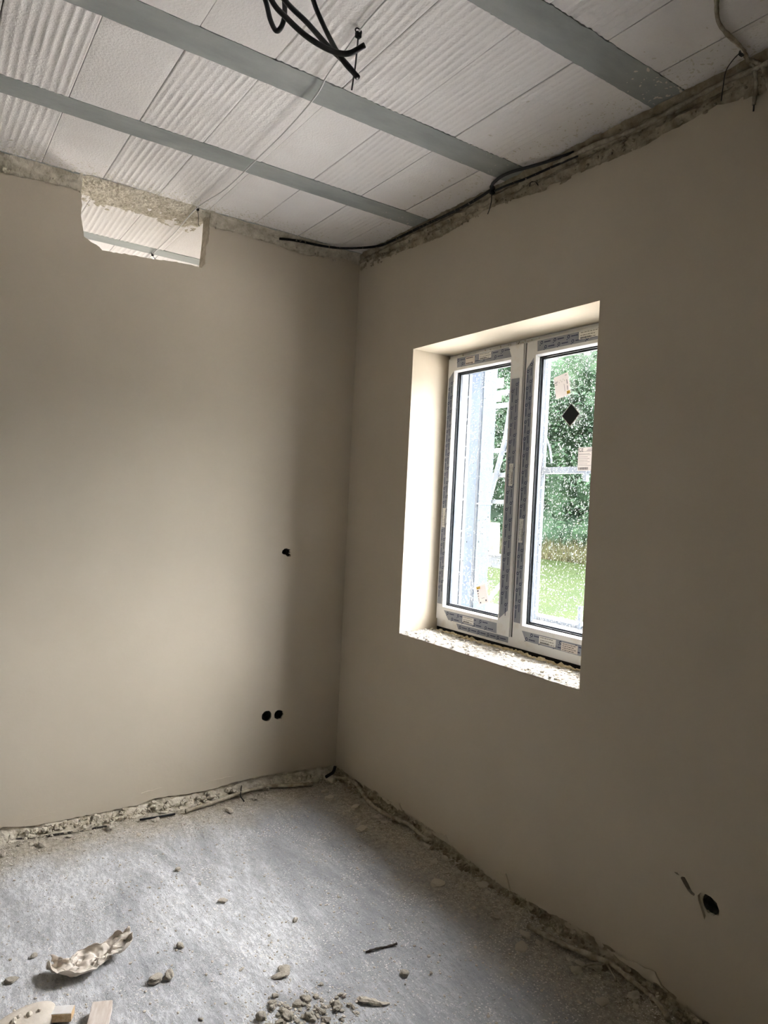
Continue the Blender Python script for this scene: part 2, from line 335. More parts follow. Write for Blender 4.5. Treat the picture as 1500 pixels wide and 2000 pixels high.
# ---- right wall (x = 0) with the window opening
topR = [(0.0, 2.977), (-0.092, 2.985), (-0.303, 2.945), (-0.493, 2.932), (-0.751, 2.918), (-0.905, 2.931), (-1.047, 2.950), (-1.245, 2.94), (-1.426, 2.914), (-1.535, 2.91), (-1.662, 2.92), (-1.781, 2.915), (-1.891, 2.909), (-1.993, 2.923), (-2.07, 2.925), (-2.177, 2.938), (-2.263, 2.916), (-2.342, 2.904), (-3.0, 2.93), (-4.8, 2.93)]
botR = [(-4.8, 0.04), (-2.314, 0.025), (-2.169, 0.042), (-2.008, 0.053), (-1.875, 0.052), (-1.756, 0.045), (-1.627, 0.028), (-1.517, 0.014), (-1.334, 0.015), (-1.131, 0.024), (-0.981, 0.044), (-0.735, 0.048), (-0.458, 0.047), (-0.198, 0.037), (0.0, 0.045)]
rsock = [(-2.262, 0.398), (-2.27, 0.41), (-2.285, 0.415), (-2.305, 0.414), (-2.325, 0.405), (-2.334, 0.385), (-2.333, 0.370), (-2.322, 0.366), (-2.318, 0.361), (-2.300, 0.360), (-2.292, 0.364), (-2.291, 0.345), (-2.288, 0.333), (-2.281, 0.350), (-2.272, 0.368), (-2.264, 0.384)]
rslot = [(-2.205, 0.432), (-2.214, 0.434), (-2.228, 0.419), (-2.240, 0.402), (-2.252, 0.397), (-2.250, 0.390), (-2.240, 0.390), (-2.226, 0.397), (-2.212, 0.411), (-2.200, 0.425)]
rnick = [(-2.175, 0.433), (-2.188, 0.436), (-2.196, 0.431), (-2.186, 0.429)]
WIN = rect(Y2, Z1, Y1, Z2)
wr = plate('wall_right', [jagline(topR, 0.012, 0.0028)+jagline(botR, 0.014, 0.003), WIN, rsock, rslot, rnick], 0.012, 'x', 0.0, PLAST); tag(wr, kind='structure')
RB = [(-2.304, 0.387, 0.0325)]
slotdeep = [(-2.20, 0.436), (-2.232, 0.424), (-2.262, 0.400), (-2.25, 0.386), (-2.222, 0.392), (-2.194, 0.424)]
plate('reveal', [rect(-5.0, -0.2, 0.0, H), WIN, circ(*RB[0]), slotdeep], 0.235, 'x', 0.012, PLAST, wr)
plate('outer_leaf', [rect(-5.0, -0.6, 0.0, 3.4), rect(Y2+0.03, Z1, Y1-0.03, Z2-0.02)], 0.085, 'x', 0.36, BLUEG, wr)
plate('block_core', [rect(-5.0, -0.6, 0.0, 3.4), rect(Y2, Z1-0.01, Y1, Z2+0.03)], 0.111, 'x', 0.2480, EXTW, wr)
for s in RB: obj('socket_box', cup('x', s[0], s[1], s[2]-0.0008, 0.014, 0.05), BOXD, wr)
obj('conduit', TUBE([(0.035, -2.20, 0.43), (0.025, -2.225, 0.412), (0.024, -2.25, 0.396)], 0.010, 8, 4), GALV, wr)
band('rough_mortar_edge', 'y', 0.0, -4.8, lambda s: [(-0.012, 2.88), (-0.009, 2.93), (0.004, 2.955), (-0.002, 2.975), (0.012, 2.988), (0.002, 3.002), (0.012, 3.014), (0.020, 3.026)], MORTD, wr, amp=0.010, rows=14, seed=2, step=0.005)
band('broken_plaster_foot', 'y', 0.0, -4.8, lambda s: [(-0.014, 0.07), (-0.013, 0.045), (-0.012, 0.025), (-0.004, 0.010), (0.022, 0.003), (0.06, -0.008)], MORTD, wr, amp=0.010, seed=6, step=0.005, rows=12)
# vertical crack line of the corner and lifted plaster lips along the foot
for (y0, y1, z0, h_) in ((-1.28, -1.45, 0.012, 0.06), (-0.9, -1.05, 0.035, 0.03), (-1.95, -2.16, 0.04, 0.035), (-0.55, -0.68, 0.04, 0.03)):
    pl = jag((y0, z0), (y1, z0), 10, 0.004) + jag((y1, z0), (y1+0.03, z0+h_), 3, 0.003) + jag((y1+0.03, z0+h_), (y0, z0), 10, 0.005)
    plate('lifted_plaster_lip', [pl], 0.006, 'x', -0.0062, PLAST, wr)

def lumps(name, n, fx, m_, parent, smin, smax):
    V, F = [], []; src = []
    for k in range(6):
        bm = bmesh.new(); lump(bm, (0, 0, 0), 1.0, 0.7, 2, random.Random(300+k), 0.5); src.append(topy(bm))
    for k in range(n):
        p = fx(); s_ = smin+(smax-smin)*R.random()**2.2
        joinpy((V, F), src[k % 6], p, Matrix.Rotation(R.uniform(0, 6), 3, 'Z') @ Matrix.Rotation(R.uniform(-1, 1), 3, 'X'), s_)
    o = obj(name, (V, [], F), m_, parent); o['kind'] = 'stuff'; return o
lumps('mortar_crumbs', 900, lambda: (R.uniform(-2.3, -0.01), -abs(R.gauss(0.0, 0.028)), abs(R.gauss(0, 0.014))), MORT, wl, 0.003, 0.016)
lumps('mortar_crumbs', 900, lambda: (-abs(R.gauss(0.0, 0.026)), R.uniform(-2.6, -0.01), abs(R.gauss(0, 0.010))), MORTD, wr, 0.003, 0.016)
lumps('mortar_crumbs', 240, lambda: (R.choice([R.uniform(-2.2, -1.52), R.uniform(-0.90, -0.01)]), 0.001-abs(R.gauss(0.0, 0.003)), R.uniform(2.955, 3.02)), MORT, wl, 0.002, 0.009)
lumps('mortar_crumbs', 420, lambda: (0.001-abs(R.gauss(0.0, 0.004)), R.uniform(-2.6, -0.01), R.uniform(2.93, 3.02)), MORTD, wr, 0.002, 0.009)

# ---- unseen sides of the room and the neighbouring room
tag(plate('wall_back', [rect(-4.6, -0.2, 0.0, H)], 0.15, 'y', -4.95, PLAST), kind='structure')
tag(plate('wall_far', [rect(-4.95, -0.2, 3.75, H)], 0.15, 'x', -4.55, PLAST), kind='structure')
tag(plate('wall_neighbour_back', [rect(-4.6, -0.2, 0.4, H)], 0.15, 'y', 3.6, PLAST), kind='structure')
tag(plate('wall_neighbour', [rect(0.0, -0.2, 3.75, H), rect(1.3, 0.93, 2.3, 2.3)], 0.25, 'x', 0.0, PLAST), kind='structure')

# ---- ceiling: precast concrete beams with aerated infill blocks
cl = obj('ceiling', BX(((-4.7, -5.1, H+0.035), (0.45, 3.9, H+0.2))), DARK); tag(cl, kind='structure')
BEAMS = [(-0.605, -0.712), (-1.295, -1.405-0.0), (-1.960, -2.083), (-2.66, -2.78), (-3.35, -3.47), (-4.04, -4.16), (-4.73, -4.85), (0.085, -0.03), (0.83, 0.722), (1.52, 1.41), (2.21, 2.10), (2.90, 2.79)]
BEAMS[1] = (-1.222, -1.345)
BEAMS = [(-0.555, -0.665) if i == 0 else b_ for i, b_ in enumerate(BEAMS)]
BEAMS[0] = (-0.512, -0.665); BEAMS[1] = (-1.215, -1.352); BEAMS[2] = (-1.942, -2.072)
BEAMS[0] = (-0.545, -0.672)
for a, b_ in BEAMS:
    V, F = [], []; n = 420
    for i in range(n+1):
        x = -4.45 + 4.457*i/n
        ra = a + 0.0025*fbm((x, a, 0), 30, 3); rb = b_ + 0.0045*fbm((x, b_, 3), 36, 3)
        zc = H - 0.002
        V += [(x, ra, H+0.035), (x, ra, zc), (x, rb, zc), (x, rb, H+0.035)]
    for i in range(n):
        for j in range(3): F.append((4*i+j, 4*i+j+1, 4*i+4+j+1, 4*i+4+j))
    obj('concrete_beam', (V, [], F), CONC, cl)
# infill blocks between beams; kinds per row: r ribbed, s soft ribs, f flat
JX = [-1.685+0.2535*k for k in range(-11, 7)] + [0.005]
edges = sorted([b_ for b_ in BEAMS], key=lambda q: -q[0])
rows = []
for (a0, b0), (a1, b1) in zip(edges, edges[1:]): rows.append((b0, a1))
rows.append((edges[-1][1], -5.0))
kinds = {}
def setrow(yc, s):
    # s: kinds left to right starting with the block that ends at x=-1.685
    kinds[round(yc, 1)] = s
RK = {0: 'rfrsffrff', 1: 'rfrsfrfff', 2: 'rffrrrrff', 3: 'frrfrrfff', -1: 'rrrrfrrfr', -2: 'rrfrrrfrr'}
rk = random.Random(5)
seen = 0
for (yb, ya) in rows:      # yb = upper (towards +y), ya lower
    yc = (yb+ya)/2; ri = None
    if -0.55 < yc < -0.03: ri = 0
    elif -1.22 < yc < -0.66: ri = 1
    elif -1.95 < yc < -1.35: ri = 2
    elif -2.7 < yc < -2.07: ri = 3
    elif 0.08 < yc < 0.75: ri = -1
    elif 0.8 < yc < 1.45: ri = -2
    for k in range(len(JX)-1):
        x0, x1 = JX[k]+0.0015, JX[k+1]-0.0015
        if x1 <= x0: continue
        vi = k-10
        kd = RK[ri][vi] if ri is not None and 0 <= vi < len(RK[ri]) else rk.choice('rff')
        if ri is None and (yc > 1.5 or yc < -2.8): 
            nxx, nyy, kd2 = 2, 1, 'f'
        else:
            nxx = max(2, int((x1-x0)/(0.0033 if kd in 'rs' else 0.02))); nyy = 26; kd2 = kd
        V, F = [], []; ph = rk.uniform(0, 6); am = (0.0021 if kd2 == 'r' else 0.0009)*rk.uniform(0.75, 1.1)
        y0_, y1_ = yb-0.001, ya+0.001
        dz = rk.uniform(-0.0015, 0.0015); tilt = rk.uniform(-1, 1)*0.0015
        for j in range(nyy+1):
            yy = y0_+(y1_-y0_)*j/nyy
            for i in range(nxx+1):
                xx = x0+(x1-x0)*i/nxx; z = H + dz + tilt*(i/nxx-0.5)
                if kd2 in 'rs':
                    bend = 0.012*math.sin((yy-y0_)*2.4+ph)
                    fade = min(1, 3.5*min((xx-x0), (x1-xx))/0.05+0.1)
                    q = (xx+bend-x0)/0.0272
                    z += am*fade*(abs(math.sin(PI*q))**1.3*1.4-0.7)*(0.75+0.9*noise.noise(Vector((xx*20, yy*6, ph)))) + 0.0004*fbm((xx, yy, ph), 70, 3)
                edge = 0
                if i in (0, nxx): z += 0.0015
                xj = xx
                if i == 0: xj = xx + 0.002*max(0, fbm((yy, xx, 1), 40, 3))
                V.append((xj, yy, z))
        for j in range(nyy):
            for i in range(nxx): q = j*(nxx+1)+i; F.append((q, q+1, q+nxx+2, q+nxx+1))
        # thickness: skirt up the sides
        nb = len(V); ring = [i for i in range(nxx+1)] + [j*(nxx+1)+nxx for j in range(1, nyy+1)] + [nyy*(nxx+1)+i for i in range(nxx-1, -1, -1)] + [j*(nxx+1) for j in range(nyy-1, 0, -1)]
        for q in ring: V.append((V[q][0], V[q][1], H+0.034))
        for a_ in range(len(ring)): b_ = (a_+1) % len(ring); F.append((ring[a_], ring[b_], nb+b_, nb+a_))
        obj('infill_block', (V, [], F), BLOCK, cl)

# mortar left on the ceiling where the wall is broken out
V, F = [], []
n1, n2 = 230, 80
for j in range(n2+1):
    for i in range(n1+1):
        x = -1.53+0.64*i/n1; y = -0.045+0.38*j/n2
        edge = min(1, j/8, (n2-j)/45); thr = fbm((x, y, 2), 16, 4)*1.5+0.5*noise.noise(Vector((x*90, y*90, 4)))*min(1, j/n2*1.5)
        z = H - 0.001 - max(0, (0.006+0.006*fbm((x, y, 11), 45, 4))*min(1, max(0, edge*1.3+thr*0.6-(0.35 if j > n2*0.5 else 0.0)))) + (0.006 if edge*1.3+thr*0.6-(0.35 if j > n2*0.5 else 0.0) < 0.02 else 0)
        V.append((x, y, z))
for j in range(n2):
    for i in range(n1): q = j*(n1+1)+i; F.append((q, q+1, q+n1+2, q+n1+1))
obj('mortar_bed', (V, [], F), MORT, cl)

# ================================================================ WINDOW
win = empty('window_1', (0, 0, 0)); tag(win, kind='structure')
ym = -1.158
# outer frame
bm = bmesh.new(); FX0, FX1 = 0.243, 0.31
fy0, fy1, fz0, fz1 = Y1-0.002, Y2+0.002, 0.952, Z2-0.001
for a, b_ in (((FX0, fy0, fz0), (FX1, fy0-0.06, fz1)), ((FX0, fy1, fz0), (FX1, fy1+0.06, fz1)), ((FX0, fy0-0.06, fz0), (FX1, fy1+0.06, fz0+0.06)), ((FX0, fy0-0.06, fz1-0.06), (FX1, fy1+0.06, fz1))): box(bm, a, b_)
bmesh.ops.bevel(bm, geom=bm.edges[:], offset=0.002, segments=1, affect='EDGES')
fr_ = obj('window_frame', bm, PVC, win)
# mark helper: small logo ring with a word of illegible letter bars, on plane x = px facing the room
def ring(bm, x, cy, cz, r1, r2, mi, n=10, sq=0.0):
    vo, vi = [], []
    for k in range(n):
        a = 2*PI*k/n+PI/n
        vo.append(bm.verts.new((x, cy+math.cos(a)*r1, cz+math.sin(a)*r1))); vi.append(bm.verts.new((x, cy+math.cos(a)*r2, cz+math.sin(a)*r2)))
    for k in range(n): bm.faces.new((vo[k], vo[(k+1) % n], vi[(k+1) % n], vi[k])).material_index = mi
def quad(bm, x, y0, z0, y1, z1, mi):
    v = [bm.verts.new(p) for p in ((x, y0, z0), (x, y1, z0), (x, y1, z1), (x, y0, z1))]; bm.faces.new(v).material_index = mi
def mark(bm, x, cy, cz, vert, s=1.0):
    # ring, little tail, five letters
    s *= 1.2; ring(bm, x, cy, cz, 0.0066*s, 0.0038*s, 1, 8)
    d = 0.004*s
    if vert:
        quad(bm, x, cy-0.0075*s, cz+0.0045*s, cy-0.0105*s, cz+0.0090*s, 1)
        for k in range(6): z = cz-0.0125*s-0.0052*s*k; quad(bm, x, cy-0.0021*s, z, cy+0.0021*s, z-0.0042*s, 1)
    else:
        quad(bm, x, cy+0.0045*s, cz-0.0075*s, cy+0.0090*s, cz-0.0105*s, 1)
        for k in range(6): y = cy-0.0125*s-0.0052*s*k; quad(bm, x, y, cz-0.0021*s, y-0.0042*s, cz+0.0021*s, 1)
def tape(parent, poly, vert, x, rows, pitch, start, s=1.0):
    # poly in (y,z), rows: list of cross positions
    bm = bmesh.new(); xx = x-0.0006
    top = [bm.verts.new((xx, p[0], p[1])) for p in poly]; bot = [bm.verts.new((x-0.00002, p[0], p[1])) for p in poly]
    bm.faces.new(top); n = len(poly)
    for k in range(n): bm.faces.new((top[k], top[(k+1) % n], bot[(k+1) % n], bot[k]))
    us = [p[0] for p in poly]; vs = [p[1] for p in poly]
    for ri, rp in enumerate(rows):
        if vert:
            z = max(vs)-0.03-start[ri]
            while z > min(vs)+0.045: mark(bm, xx-0.0002, rp, z, True, s); z -= pitch
        else:
            y = max(us)-0.012-start[ri]
            while y > min(us)+0.045: mark(bm, xx-0.0002, y, rp, False, s); y -= pitch
    return obj('protective_tape', bm, [TAPE, INK], parent)
def label_sheet(name, parent, c, w_, h_, rot, x, m_, lines=5, extra=None, bars=None):
    # paper rectangle centred at (y,z)=c, rotated, with small print rows; text facing the room
    bm = bmesh.new(); x_ = x-0.0004
    ca, sa = math.cos(rot), math.sin(rot)
    def P(u_, v_, dx=0.0): return (x_-dx, c[0]-(u_*ca-v_*sa), c[1]+(u_*sa+v_*ca))
    def q(u0_, v0_, u1_, v1_, mi, dx=0.0002): bm.faces.new([bm.verts.new(P(a, b__, dx)) for a, b__ in ((u0_, v0_), (u1_, v0_), (u1_, v1_), (u0_, v1_))]).material_index = mi
    q(-w_/2, -h_/2, w_/2, h_/2, 0, 0.0)
    fr__ = [bm.verts.new(P(a, b__, 0)) for a, b__ in ((-w_/2, -h_/2), (w_/2, -h_/2), (w_/2, h_/2), (-w_/2, h_/2))]
    bk = [bm.verts.new((x-0.00003, v.co.y, v.co.z)) for v in fr__]
    for k in range(4): bm.faces.new((fr__[k], fr__[(k+1) % 4], bk[(k+1) % 4], bk[k]))
    rl = random.Random(int(abs(c[0]*1e4+c[1]*1e3)))
    for i in range(lines):
        v = h_/2 - h_*(0.16+0.7*i/max(1, lines-1)) if lines > 1 else 0
        uu = -w_*0.42
        hh = min(h_*0.22/lines*2, h_*0.07) if lines > 2 else h_*0.14
        while uu < w_*rl.uniform(0.25, 0.42):
            l_ = rl.uniform(0.05, 0.16)*w_; q(uu, v-hh/2, min(uu+l_, w_*0.44), v+hh/2, 1); uu += l_+w_*0.03
    if bars:
        u0_, v0_, u1_, v1_ = bars; uu = u0_
        while uu < u1_: bw = rl.choice((0.0008, 0.0014, 0.002)); q(uu, v0_, min(uu+bw, u1_), v1_, 1); uu += bw+rl.choice((0.0008, 0.0012))
    if extra:
        for (u0_, v0_, u1_, v1_, mi) in extra: q(u0_, v0_, u1_, v1_, mi)
    return obj(name, bm, [m_, PRINT, YEL], parent), P
def text_part(name, parent, body, c, size, rot, x, m_):
    cu = bpy.data.curves.new(name, 'FONT'); cu.body = body; cu.size = size; cu.align_x = 'CENTER'; cu.align_y = 'CENTER'; cu.extrude = 0.0001
    tmp = bpy.data.objects.new(name, cu); COL.objects.link(tmp); me = bpy.data.meshes.new_from_object(tmp); bpy.data.objects.remove(tmp)
    ca, sa = math.cos(rot), math.sin(rot)
    for v in me.vertices:
        a, b_, cc = v.co; v.co = (x-0.0003-cc, c[0]-(a*ca-b_*sa), c[1]+(a*sa+b_*ca))
    me.materials.append(m_); o = bpy.data.objects.new(name, me); COL.objects.link(o); o.parent = parent; return o
GX = 0.252
def sash(ya, yb, za, zb, ga, gb, gza, gzb):
    s = empty('sash'); s.parent = win
    def frame_ring(x0, x1, o4, i4, name, m_, par, bev=0.0):
        bm = bmesh.new(); (a, b_, c, d) = o4; (e_, f_, g, h) = i4
        box(bm, (x0, a, c), (x1, e_, d)); box(bm, (x0, f_, c), (x1, b_, d)); box(bm, (x0, e_, c), (x1, f_, g)); box(bm, (x0, e_, h), (x1, f_, d))
        if bev: bmesh.ops.bevel(bm, geom=bm.edges[:], offset=bev, segments=2, affect='EDGES')
        return obj(name, bm, m_, par)
    # sash profile
    k = 0.008
    prof = frame_ring(WX, WX+0.06, (ya, yb, za, zb), (ga+k*1, gb-k*1, gza-k, gzb+k), 'sash_profile', PVC, s)
    # sloped glazing bead from the face down to the glass
    bm = bmesh.new()
    o4 = [(ga+k, gza-k), (gb-k, gza-k), (gb-k, gzb+k), (ga+k, gzb+k)]; i4 = [(ga, gza), (gb, gza), (gb, gzb), (ga, gzb)]; k2 = 0.002; m4 = [(ga+k2, gza-k2), (gb-k2, gza-k2), (gb-k2, gzb+k2), (ga+k2, gzb+k2)]
    for q in range(4):
        p = (q+1) % 4
        A = [(WX+0.001, *o4[q]), (WX+0.001, *o4[p]), (WX+0.009, *m4[p]), (WX+0.009, *m4[q])]
        bm.faces.new([bm.verts.new(v) for v in A])
        A = [(WX+0.009, *m4[q]), (WX+0.009, *m4[p]), (WX+0.0185, *i4[p]), (WX+0.0185, *i4[q])]
        bm.faces.new([bm.verts.new(v) for v in A])
        B = [(WX+0.0185, *i4[q]), (WX+0.0185, *i4[p]), (WX+0.06, *i4[p]), (WX+0.06, *i4[q])]
        bm.faces.new([bm.verts.new(v) for v in B])
    obj('glazing_bead', bm, PVCW, s)
    i3 = 0.0055
    frame_ring(WX+0.019, GX-0.0005, (ga, gb, gza, gzb), (ga-i3, gb+i3, gza+i3, gzb-i3), 'rubber_seal', SEAL, s)
    pane = obj('glass_pane', BX(((GX, ga-0.001, gza+0.001), (GX+0.004, gb+0.001, gzb-0.001))), GLASS, s)
    pane2 = obj('glass_pane', BX(((GX+0.020, ga-0.001, gza+0.001), (GX+0.024, gb+0.001, gzb-0.001))), GLASS, s)
    i5 = 0.012
    frame_ring(GX+0.0045, GX+0.0195, (ga-0.001, gb+0.001, gza+0.001, gzb-0.001), (ga-i5, gb+i5, gza+i5, gzb-i5), 'glass_spacer', ALU, s)
    # rain on the outside
    V, F = [], []; rr = random.Random(int(-ya*1000)); n = 7000
    seg = 6
    for _ in range(n):
        y = rr.uniform(gb+0.012, ga-0.012); z = gza+0.02+(gzb-gza-0.04)*rr.random()
        rad = min(0.0038, rr.expovariate(1/0.0007)+0.0006); b0 = len(V); X = GX+0.0242; el = rr.uniform(0.9, 1.7)
        for k2, (hh, rs) in enumerate(((0, 1.0), (0.45, 0.72))):
            for a in range(seg): an = 2*PI*a/seg+k2*0.5; V.append((X+hh*rad, y+math.cos(an)*rad*rs, z+math.sin(an)*rad*rs*el))
        V.append((X+0.62*rad, y, z))
        for a in range(seg):
            a2 = (a+1) % seg; F.append((b0+a, b0+a2, b0+seg+a2, b0+seg+a)); F.append((b0+seg+a, b0+seg+a2, b0+2*seg))
        F.append(tuple(b0+a for a in reversed(range(seg))))
    dr = obj('raindrops', (V, [], F), WATER, s, smooth=False); dr['kind'] = 'stuff'
    return s
SL = sash(-0.588, -1.136, 0.998, 2.374, -0.645, -1.049, 1.073, 2.300)
SR = sash(-1.158, -1.732, 0.998, 2.374, -1.225, -1.665, 1.073, 2.300)
# meeting stile lip and a black strip standing in for the shadow gap
obj('meeting_cover', BX(((WX+0.010, -1.1365, 1.0), (WX+0.05, -1.149, 2.372))), PVC, win)
obj('gap_shade_strip', BX(((WX+0.003, -1.149, 1.0), (WX+0.05, -1.158, 2.372))), SEAL, win)
T = tape
T(SL, [(-0.655, 2.371), (-1.037, 2.370), (-1.058, 2.321), (-0.659, 2.323)], False, WX, [2.359, 2.337], 0.082, [0.0, 0.035])
T(SL, [(-0.596, 2.27), (-0.632, 2.305), (-0.630, 1.078), (-0.592, 1.078)], True, WX, [-0.603, -0.622], 0.075, [0.06, 0.03])
T(SL, [(-1.066, 2.215), (-1.120, 2.214), (-1.120, 1.12), (-1.066, 1.075)], True, WX, [-1.079, -1.105], 0.08, [0.03, 0.0])
T(SL, [(-0.650, 1.049), (-1.051, 1.049), (-1.053, 1.000), (-0.690, 1.004)], False, WX, [1.037, 1.013], 0.085, [0.02, 0.06])
T(fr_, [(-0.735, 0.992), (-1.115, 0.992), (-1.115, 0.965), (-0.752, 0.965)], False, FX0, [0.978], 0.07, [0.02])
T(SR, [(-1.163, 2.25), (-1.205, 2.297), (-1.205, 1.073), (-1.163, 1.073)], True, WX, [-1.173, -1.193], 0.078, [0.03, 0.0])
T(SR, [(-1.222, 2.370), (-1.64, 2.371), (-1.64, 2.322), (-1.225, 2.322)], False, WX, [2.358, 2.335], 0.078, [0.015, 0.04])
T(SR, [(-1.218, 1.043), (-1.64, 1.043), (-1.64, 0.996), (-1.245, 1.000)], False, WX, [1.032, 1.010], 0.085, [0.05, 0.02])
XL = WX-0.0009
for par, c, w_, h_, rot in ((SL, (-0.872, 2.353), 0.09, 0.030, 0), (SR, (-1.515, 2.352), 0.105, 0.034, 0), (SL, (-0.845, 1.027), 0.085, 0.032, 0), (SR, (-1.375, 1.022), 0.098, 0.034, 0),
                            (SL, (-0.612, 1.535), 0.10, 0.024, PI/2), (SL, (-1.095, 1.76), 0.105, 0.026, PI/2), (SR, (-1.18, 1.50), 0.11, 0.026, PI/2)):
    o, _ = label_sheet('profile_label', par, c, w_, h_, rot, XL, PAPER, 3, bars=(-w_*0.42, -h_*0.44, w_*0.1, -h_*0.2)); o['label'] = 'white printed label'
o, _ = label_sheet('profile_label', SL, (-0.76, 2.347), 0.07, 0.038, 0, XL, PAPERB, 2); o['label'] = 'dirty beige label'
o, _ = label_sheet('profile_label', SR, (-1.50, 1.018), 0.09, 0.036, 0, XL, PAPERB, 4); o['label'] = 'faded grey label'
# stickers on the glass
G0 = GX-0.0002
o, P1 = label_sheet('sticker', SR, (-1.358, 2.154), 0.083, 0.102, 0.21, G0, PAPERB, 0, extra=[(0.022, -0.046, 0.040, -0.032, 2), (0.028, -0.028, 0.031, -0.008, 1), (0.028, 0.0, 0.031, 0.02, 1), (0.012, -0.03, 0.0135, 0.005, 1)])
o['label'] = 'tilted beige sticker with a yellow corner'
text_part('sticker_print', o, '10', (P1(-0.030, 0.018)[1], P1(-0.030, 0.018)[2]), 0.020, 0.21+PI/2, G0-0.0006, PRINT)
for k in range(6): text_part('sticker_print', o, 'o', (P1(-0.022+0.008*k, 0.028-0.008*(k % 2))[1], P1(-0.022+0.008*k, 0.028-0.008*(k % 2))[2]), 0.012, 0.2, G0-0.0006, SPAT)
text_part('sticker_print', o, '3', (P1(0.028, 0.040)[1], P1(0.028, 0.040)[2]), 0.014, 0.2+PI/2, G0-0.0006, PRINT)
# black diamond with a white edge
bm = bmesh.new()
for (rr_, x_, mi) in ((0.0525, G0-0.0003, 0), (0.0475, G0-0.0006, 1)):
    vs = [bm.verts.new((x_, -1.4155+a, 2.021+b_)) for a, b_ in ((0, rr_), (-rr_, 0.0015), (0, -rr_), (rr_, -0.0015))]; bm.faces.new(vs).material_index = mi
o = obj('diamond_sticker', bm, [PAPER, SEAL], SR); o['label'] = 'black diamond sticker with a thin white edge'
o, P2 = label_sheet('certificate_sticker', SR, (-1.508, 1.8265), 0.078, 0.100, 0.0, G0, PAPERB, 0, extra=[(-0.037, v, -0.037+wd, v+0.0012, 1) for v, wd in ((0.022, 0.06), (0.017, 0.066), (0.008, 0.05), (0.001, 0.06), (-0.006, 0.05), (-0.013, 0.062), (-0.022, 0.05), (-0.0285, 0.068), (0.031, 0.068))]+[(0.010, 0.040, 0.03, 0.0415, 1), (0.005, 0.035, 0.034, 0.0365, 1)], bars=(-0.036, -0.046, 0.018, -0.035))
o['label'] = 'pale sticker printed with CE and a barcode'
text_part('ce_mark', o, 'CE', (-1.508+0.024, 1.8265+0.039), 0.021, 0, G0-0.0006, PRINT)
o, _ = label_sheet('sticker', SL, (-0.910, 1.167), 0.072, 0.094, 0.33, G0, PAPERB, 0, extra=[(-0.034, 0.03, -0.006, 0.042, 2), (-0.034, 0.018, -0.022, 0.026, 1), (-0.034, 0.006, -0.024, 0.010, 1), (-0.034, -0.006, -0.026, -0.002, 1), (-0.032, -0.032, -0.0295, -0.012, 1), (0.016, -0.038, 0.024, -0.03, 1), (-0.026, -0.042, -0.018, -0.034, 1), (-0.01, -0.02, 0.012, -0.0185, 1)])
o['label'] = 'tilted beige sticker at the bottom of the glass'
# plaster blobs stuck to the frame head
for k in range(26):
    bm = bmesh.new(); y = R.uniform(-0.68, -1.25); lump(bm, (FX0-0.001, y, R.uniform(2.377, 2.39)), R.uniform(0.002, 0.006), 1.0, 1)
    obj('plaster_splash', bm, CRUMB, fr_)
# dark gap and foam bead below the frame
obj('sealing_band', BX(((0.250, Y1-0.001, 0.905), (0.30, Y2+0.001, 0.953))), SEAL, win)
bm = bmesh.new(); pts = []; y = Y1-0.02
while y > Y2+0.01: pts.append((0.232+R.uniform(-0.006, 0.004), y, 0.928+R.uniform(-0.003, 0.005))); y -= 0.012
tube(bm, pts, [R.uniform(0.008, 0.017) for _ in pts], 8, jitter=0.25)
obj('foam_bead', bm, FOAM, win)
# rubble on the raw sill
def sillz(x, y):
    a = max(0, min(1, (0.225-x)/0.2)); edge = min(1, (x+0.002)/0.02)
    return 0.9262 + edge*(0.004+0.007*abs(fbm((x, y, 0), 18, 4))+0.006*max(0, fbm((x, y, 5), 45, 3))+0.010*max(0, fbm((x, y, 8), 7, 3)))
V, F = [], []; na, nb_ = 46, 250
for i in range(na+1):
    for j in range(nb_+1):
        x = 0.001+0.235*i/na; y = Y1-0.0005-(Y1-Y2-0.001)*j/nb_
        V.append((x+0.003*noise.noise(Vector((x*60, y*60, 1)))*(1 if i > 1 else 0), y, sillz(x, y)))
for i in range(na):
    for j in range(nb_): q = i*(nb_+1)+j; F.append((q, q+1, q+nb_+2, q+nb_+1))
o = obj('plaster_rubble', (V, [], F), SILLM); tag(o, 'rough layer of broken plaster covering the window sill', 'rubble', kind='stuff')
ch = []
for k in range(5):
    bm = bmesh.new(); lump(bm, (0, 0, 0), 1.0, 0.6, 1); ch.append(topy(bm))
V, F = [], []
for k in range(420):
    x = R.uniform(0.006, 0.22); y = R.uniform(Y2+0.01, Y1-0.01); s_ = min(0.011, R.expovariate(1/0.003)+0.0015)
    joinpy((V, F), ch[k % 5], (x, y, sillz(x, y)+s_*0.3), Matrix.Rotation(R.uniform(0, 6), 3, 'Z') @ Matrix.Rotation(R.uniform(-.6, .6), 3, 'X'), s_)
o = obj('plaster_crumbs', (V, [], F), CRUMB); tag(o, 'loose plaster crumbs lying on the rubble of the window sill', 'crumbs', kind='stuff')

